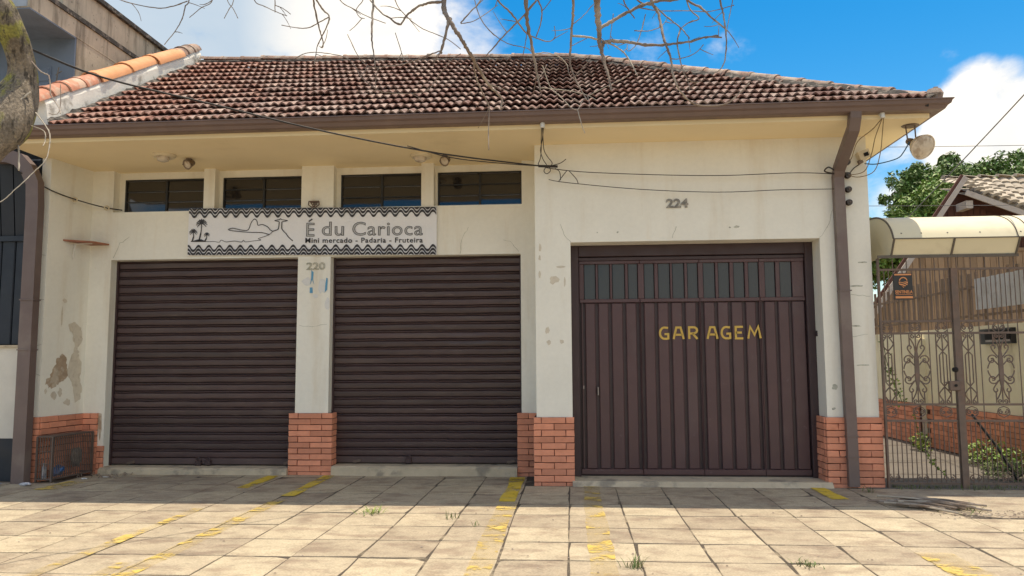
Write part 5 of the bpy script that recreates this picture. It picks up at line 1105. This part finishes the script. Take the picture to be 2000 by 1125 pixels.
 ((-3.452,-3.75,3.058,0.0066),(-3.488,-3.79,2.995,0.0055),(-3.522,-3.83,2.932,0.0043),(-3.606,-3.87,2.849,0.0032)),
 ((-3.253,-3.75,3.103,0.0026),(-3.218,-3.79,2.953,0.0024),(-3.206,-3.83,2.882,0.0021),(-3.232,-3.87,2.87,0.0019)),
]
TRUNK= [(-4.231, -3.75, -0.147, 0.225), (-4.324, -3.666, 0.707, 0.21), (-4.306, -3.659, 1.552, 0.186), (-4.135, -3.736, 2.106, 0.165), (-3.858, -3.826, 2.479, 0.141), (-3.659, -3.846, 2.683, 0.12), (-3.585, -3.778, 2.851, 0.144), (-3.594, -3.684, 3.031, 0.123), (-3.583, -3.651, 3.202, 0.087), (-3.576, -3.709, 3.346, 0.075), (-3.581, -3.804, 3.478, 0.081), (-3.658, -3.85, 3.62, 0.093), (-3.841, -3.804, 3.813, 0.102), (-4.164, -3.708, 4.229, 0.12)]
LIMB= [(-4.339, -3.514, 4.352, 0.132), (-3.576, -3.471, 4.301, 0.09), (-2.648, -3.599, 4.108, 0.072), (-1.579, -3.934, 3.85, 0.078), (-0.683, -3.999, 3.738, 0.072), (0.207, -3.67, 3.86, 0.066), (1.038, -3.471, 3.912, 0.042), (1.478, -3.515, 3.919, 0.024)]

PALE = {40, 49, 50, 51, 52, 53, 59, 60, 61, 62, 64}

# ------------------------------------------------------------------ vegetation
def leaf_tree(name, label, c0, lobes, trunk, nleaf, size, m_, seed, group=None, cat='tree'):
    t = empty(name, (trunk[0][0],trunk[0][1],0), label, cat, group); rr = random.Random(seed)
    g = G(); g.tube(trunk, [.28,.22,.16,.10][:len(trunk)], 8)
    for lx, ly, lz, r in lobes[:6]: g.tube(spline([trunk[1], ((trunk[1][0]+lx)/2,(trunk[1][1]+ly)/2,(trunk[1][2]*.4+lz*.6)), (lx,ly,lz)],3), [.12,.11,.10,.09,.07,.05,.03], 6)
    g.build('trunk', M['trunk2'], t)
    cl = []
    for lx, ly, lz, r in lobes:                       # every lobe breaks up into leaf clumps near its surface
        for k in range(int(24*r*r)+10):
            a, b_ = rr.uniform(0, 2*math.pi), math.acos(rr.uniform(-.95,1)); k_ = r*(rr.uniform(.72,1.06) if k%3 else rr.uniform(.1,.75))
            cl.append((lx+k_*math.sin(b_)*math.cos(a), ly+k_*math.sin(b_)*math.sin(a), lz+k_*.85*math.cos(b_), rr.uniform(.22,.50)*min(1,.5+.3*r)))
    vs, fs = [], []
    for i in range(nleaf):
        x, y, z, r = cl[rr.randrange(len(cl))]
        d = Vector((rr.gauss(0,1),rr.gauss(0,1),rr.gauss(0,.8))); d = d.normalized()*r*rr.random()**.4
        p = Vector((x,y,z))+d; nn = (d.normalized()*.6+Vector((rr.gauss(0,.5),rr.gauss(0,.5),.5+rr.gauss(0,.4)))).normalized()
        a = nn.orthogonal().normalized(); a.rotate(Matrix.Rotation(rr.uniform(0,6.3),3,nn)); b_ = nn.cross(a); s = size*rr.uniform(.6,1.3); k = len(vs)
        vs += [p-a*s, p-b_*s*.42-a*s*.1, p+a*s-nn*s*.25, p+b_*s*.42-a*s*.1]; fs.append((k,k+1,k+2,k+3))
    me = bpy.data.meshes.new('crown'); me.from_pydata([tuple(v) for v in vs], [], fs); me.materials.append(M[m_])
    o = bpy.data.objects.new('crown', me); COL.objects.link(o); attach(o, t)
    return t
GT = 'leafy trees behind the chalet'
leaf_tree('leafy_tree', 'lighter round green tree nearest the shop wall, left of the others', None, [(10.9,17.6,5.1,1.15),(10.1,17.6,5.0,.95),(11.7,17.6,6.0,1.2),(12.6,18,6.0,1.3),(10.6,18,4.4,1.1),(11.6,17.4,4.6,1.3),(12.9,17.6,4.9,1.3),(13.8,17.8,5.4,1.3)], [(12,18,0),(12,18,2.6),(12.1,18,4.2)], 60000, .088, 'leaf', 1, GT)
leaf_tree('leafy_tree', 'tall dark green tree standing between the lighter tree and the right edge', None, [(12.9,20.5,7.2,1.35),(13.9,20.5,7.5,1.3),(15.2,20.5,7.4,1.3),(14.6,20.5,6.6,1.6),(13.0,20.5,5.6,1.5),(14.8,20.2,5.2,1.5),(13.6,20,6.6,1.2)], [(13.9,20.5,0),(13.9,20.5,3.2),(13.9,20.4,5)], 66000, .10, 'leafd', 2, GT)
leaf_tree('leafy_tree', 'dark green tree rising above the grey chalet roof', None, [(16.4,20.5,7.0,1.45),(17.6,20.8,7.9,1.4),(16.0,20.5,6.2,1.5),(17.6,20.5,6.8,1.6),(18.8,20.5,7.0,1.6)], [(17,20.8,0),(17,20.8,3.2),(17,20.7,5)], 56000, .105, 'leafd', 3, GT)
g = G(); rr = random.Random(9)            # shrub far back in the passage
def bush(name, label, cx, cy, z0, rx, ry, rz, n, size, m_, seed, cat='shrub'):
    rr = random.Random(seed); t = empty(name, (cx,cy,z0), label, cat); g = G()
    for k in range(6): g.tube([(cx,cy,z0),(cx+rr.uniform(-rx,rx)*.6,cy+rr.uniform(-ry,ry)*.6,z0+rz*rr.uniform(.8,1.6))], .008, 4)
    g.build('stem', M['trunk2'], t); vs, fs = [], []
    for i in range(n):
        a, u = rr.uniform(0,6.3), rr.random()**.5; p = Vector((cx+rx*u*math.cos(a), cy+ry*u*math.sin(a), z0+rz*(.15+1.75*rr.random()**1.2*(1-.4*u))))
        nn = Vector((rr.gauss(0,.6),rr.gauss(0,.6),1)).normalized(); q = nn.orthogonal().normalized(); q.rotate(Matrix.Rotation(rr.uniform(0,6.3),3,nn)); b_ = nn.cross(q); s = size*rr.uniform(.6,1.3); k = len(vs)
        vs += [p-q*s,p-b_*s*.45,p+q*s-nn*s*.3,p+b_*s*.45]; fs.append((k,k+1,k+2,k+3))
    me = bpy.data.meshes.new('foliage'); me.from_pydata([tuple(v) for v in vs], [], fs); me.materials.append(M[m_]); o = bpy.data.objects.new('foliage', me); COL.objects.link(o); attach(o, t); return t
bush('passage_shrub','green shrub far back in the passage beside the steep gable',4.95,6.6,.0,.35,.4,1.15,900,.06,'leaf',11)
bush('weed_bush','dark green weedy bush behind the right gate leaf',4.80,.60,.0,.30,.35,.13,700,.022,'weed',12)
bush('weed_bush','low weeds at the foot of the garden wall brick base',5.05,1.5,.0,.22,.6,.20,700,.03,'leaf',13)
bush('weed_bush','small weeds growing at the wall end of the passage',3.75,5.2,.0,.25,.4,.12,250,.03,'weed',14)
bush('weed_bush','yellow-green weeds against the passage wall pier',4.95,3.2,.0,.10,.25,.16,130,.035,'vine',15)
def vine(pts, label, nleaf, seed, size=.028, spread=.05):
    t = empty('vine', pts[0], label, 'vine', 'trailing vines behind the gate'); P = spline(pts, 6); G().tube(P, .004, 4).build('stem', M['weed'], t); rr = random.Random(seed); vs, fs = [], []
    for i in range(nleaf):
        p = Vector(P[rr.randrange(len(P))])+Vector((rr.gauss(0,spread),rr.gauss(0,.02),rr.gauss(0,spread))); nn = Vector((rr.gauss(0,.5),-1,rr.gauss(0,.6)+.5)).normalized(); q = nn.orthogonal().normalized(); q.rotate(Matrix.Rotation(rr.uniform(0,6.3),3,nn)); b_ = nn.cross(q); s = size*rr.uniform(.6,1.3); k = len(vs)
        vs += [p-q*s,p-b_*s*.6,p+q*s-nn*s*.3,p+b_*s*.6]; fs.append((k,k+1,k+2,k+3))
    me = bpy.data.meshes.new('leaves'); me.from_pydata([tuple(v) for v in vs], [], fs); me.materials.append(M['vine']); o = bpy.data.objects.new('leaves', me); COL.objects.link(o); attach(o, t)
vine([(3.24,-.02,1.55),(3.27,-.01,1.30),(3.33,.0,1.12),(3.38,.02,.98),(3.42,.02,.86)], 'green vine climbing the gate edge next to the shop corner', 60, 1, .020, .026)
vine([(3.55,.05,.75),(3.60,.10,.50),(3.66,.10,.33),(3.74,.10,.22),(3.82,.08,.13)], 'yellow-green vine trailing to the ground behind the left gate leaf', 34, 2, .020, .022)
def tuft(x, y, label, n, h, seed, m_='weed', flat=.5, sp=.03):
    t = G(); rr = random.Random(seed)
    for i in range(n):
        a = rr.uniform(0,6.3); l = h*rr.uniform(.5,1.1); b0 = Vector((x+rr.gauss(0,sp),y+rr.gauss(0,sp),0)); d = Vector((math.cos(a)*flat*l,math.sin(a)*flat*l,l))
        s = Vector((-math.sin(a),math.cos(a),0))*.0035
        p1 = b0+d*.55; p2 = b0+Vector((d.x*1.15,d.y*1.15,d.z*.9)); k = len(t.v)
        t.add([b0-s,b0+s,p1+s*.8,p1-s*.8,p2], [(0,1,2,3),(3,2,4)])
    t.build('grass_tuft', M[m_], None, label=label, cat='weed', group='weeds in the pavement joints')
tuft(.385,-3.22,'spiky green grass tuft in the joint right of the yellow line below the garage',26,.095,1,flat=.7)
tuft(2.93,-.32,'thin grass tuft in front of the right brick pier',18,.10,2,flat=.7)
tuft(1.50,-3.10,'low pale green weed in a joint right of the garage',40,.04,3,flat=1.0,sp=.04)
tuft(-1.77,-1.55,'reddish creeping weed in a joint in front of the middle shutter',60,.05,4,'vine',1.8,.07)
tuft(-1.02,-1.75,'small green sprig in the joint left of the long yellow line',14,.07,5)
tuft(3.55,-2.05,'low green weed near the right edge of the pavement',40,.05,6,flat=1.2,sp=.06)
tuft(-.77,-2.05,'single dry sprig near the long yellow line',8,.06,7)
tuft(3.40,-1.20,'green weed clump growing on the cement patch beside the sticks',60,.06,8,flat=1.1,sp=.10)
g = G(); rr = random.Random(77)
for i in range(300):                      # weeds along the foot of the gate
    x = 3.25+rr.random()*1.9; y = -.06+rr.gauss(0,.05); a = rr.uniform(0,6.3); l = .05*rr.uniform(.4,1.5); s = Vector((-math.sin(a),math.cos(a),0))*.004; b0 = Vector((x,y,0)); d = Vector((math.cos(a)*.6*l,math.sin(a)*.6*l,l))
    g.add([b0-s,b0+s,b0+d],[(0,1,2)])
g.build('weeds', M['weed'], None, kind='stuff', label='weeds and dirt along the foot of the iron gate')
sb = empty('stick_bundle', (3.15,-1.05,0), 'pile of dry grey sticks lying at the edge of the cement patch', 'stick pile')
for i in range(22):
    x, y = 3.18+rr.gauss(0,.10), -1.12+rr.gauss(0,.07); a = R(-28)+rr.gauss(0,.22); l = rr.uniform(.15,.36); z = .012+.05*rr.random()
    G().tube([(x-l*math.cos(a),y-l*math.sin(a),z),(x+rr.gauss(0,.01),y+rr.gauss(0,.01),z+.012),(x+l*math.cos(a),y+l*math.sin(a),z-.004)], .009, 5).build('stick', M['twig' if i%3 else 'paletwig'], sb)
g = G()
for i in range(90):
    x, y = 3.6+rr.gauss(0,.35), -1.42+rr.gauss(0,.10); s = rr.uniform(.006,.02); a = rr.uniform(0,6.3)
    g.add([(x+s*math.cos(a+q),y+s*math.sin(a+q),.004+rr.random()*.008) for q in (0,2.1,4.2)]+[(x,y,.016)],[(0,1,3),(1,2,3),(2,0,3)])
g.build('leaf_litter', M['twig'], None, kind='stuff', label='dry leaf crumbs along the edge of the cement patch')
g = G(); rr = random.Random(31)
for i in range(170):                      # fallen leaf bits and grit on the slabs
    x, y = rr.uniform(-5.5,3.2), rr.choice((rr.uniform(-3.9,-.2), rr.uniform(-3.9,-1.2), -.316-.25-.5*rr.randrange(7)+rr.gauss(0,.02))); s = rr.uniform(.004,.013); a = rr.uniform(0,6.3)
    g.add([(x+s*math.cos(a+q),y+s*math.sin(a+q)*.7,.004+rr.random()*.003) for q in (0,1.5,3.1,4.7)]+[(x,y,.004+s*.6)],[(0,1,4),(1,2,4),(2,3,4),(3,0,4)])
g.build('leaf_litter', M['twig'], None, kind='stuff', label='small dry leaf bits scattered over the paving slabs')
# rods leaning behind the right gate leaf
G().tube([(4.22,.25,.72),(4.50,.35,.38),(4.74,.45,.02)], .014, 6).build('rod', M['signblack'], None, label='dark thin rod leaning behind the right gate leaf', cat='rod')

# ------------------------------------------------------------------ overhead wires at the right
def ow(p, q, sag, rad, label):
    p, q = Vector(p), Vector(q); P = [tuple(p+(q-p)*(i/16)-Vector((0,0,sag*4*(i/16)*(1-i/16)))) for i in range(17)]
    G().tube(P, rad, 5).build('overhead_wire', M['cablegrey'], None, True, label=label, cat='wire', group='overhead wires at the right')
ow((6.2,9.0,3.2),(4.35,-2.0,4.15),.05,.007,'grey cable slanting steeply from the chalet up across the trees')
ow((4.0,2.5,4.25),(12,2.5,4.25),.04,.004,'upper level wire running in front of the trees')
ow((4.0,2.5,3.42),(12,2.5,3.42),.04,.004,'middle level wire running in front of the gable')
ow((4.0,2.5,3.09),(12,2.5,3.06),.02,.004,'lowest level wire just above the canopy')

# ------------------------------------------------------------------ bare street tree hanging over the pavement
tr = empty('street_tree', (-4.3,-3.7,0), 'leaning mossy street tree with bare hanging branches in front of the shop', 'tree')
g = G(); from mathutils import noise as mn
P = spline(TRUNK, 12); rr = random.Random(3); n = 44; secs = []
for i, (x, y, z, r) in enumerate(P):
    a, b_ = P[max(i-1,0)], P[min(i+1,len(P)-1)]; t = (Vector(b_[:3])-Vector(a[:3])).normalized(); u = t.cross(Vector((0,1,0))).normalized(); w = t.cross(u); sec = []
    for j in range(n):
        an = 2*math.pi*j/n; k = r*(1+.035*abs(math.sin(9*an+z*3+2*mn.noise(Vector((an,z*2,1)))))+.05*math.sin(3*an+z*4)+.16*mn.noise(Vector((math.cos(an)*1.6,math.sin(an)*1.6,z*3.5)))+.07*mn.noise(Vector((math.cos(an)*6,math.sin(an)*6,z*5)))+.035*mn.noise(Vector((math.cos(an)*15,math.sin(an)*15,z*9)))); v = Vector((x,y,z))+(u*math.cos(an)+w*math.sin(an))*k; sec.append(tuple(v))
    secs.append(sec)
g.sweep(secs, closed=True).build('trunk', M['bark'], tr, 'full')
P = spline(LIMB, 4); G().tube([p[:3] for p in P], [p[3] for p in P], 10).build('limb', M['bark'], tr, 'full')
br = random.Random(21)
def branch(P, r0min, nm, mm, sides):
    Q = []
    for k, p in enumerate(P):
        j = min(p[3]*.35, .004)*(0 < k < len(P)-1)
        Q.append((p[0]+br.uniform(-j,j), p[1]+br.uniform(-j,j), p[2]+br.uniform(-j,j), max(p[3]*br.uniform(.9,1.16)*(1.22 if k%7 == 3 else 1), r0min)))
    G().tube([q[:3] for q in Q], [q[3] for q in Q], sides).build(nm, mm, tr, 'full')
for i, b_ in enumerate(BRANCHES):
    P = spline(b_, 6); big = b_[0][3] > .0045
    branch(P, .0024, 'branch' if big else 'twig', M['paletwig' if i in PALE else 'twig'], 7 if big else 5)
    if i < 58:                                 # short side shoots, as on any bare tree
        for s_ in range(2 if big else 1):
            if br.random() < .25: continue
            q = P[br.randrange(len(P)//4, len(P)-1)]; a = br.uniform(0, 6.3); l = br.uniform(.05,.17)
            d = Vector((math.cos(a), br.uniform(-.5,.5), -abs(math.sin(a))*.6-.15 if br.random() < .6 else .5)).normalized()
            e = Vector((br.gauss(0,.3), br.gauss(0,.3), br.gauss(0,.3)))
            c0 = Vector(q[:3]); S = [(*c0, .0030)]
            for k in (1, 2, 3): c0 = c0+(d+e*k*.35).normalized()*l/3; S.append((*c0, .0028-.0004*k))
            branch(spline(S, 2), .0016, 'twig', M['twig'], 4)
print('tiles', nt_, 'roof tiles', cnt, 'objects', len(bpy.data.objects))
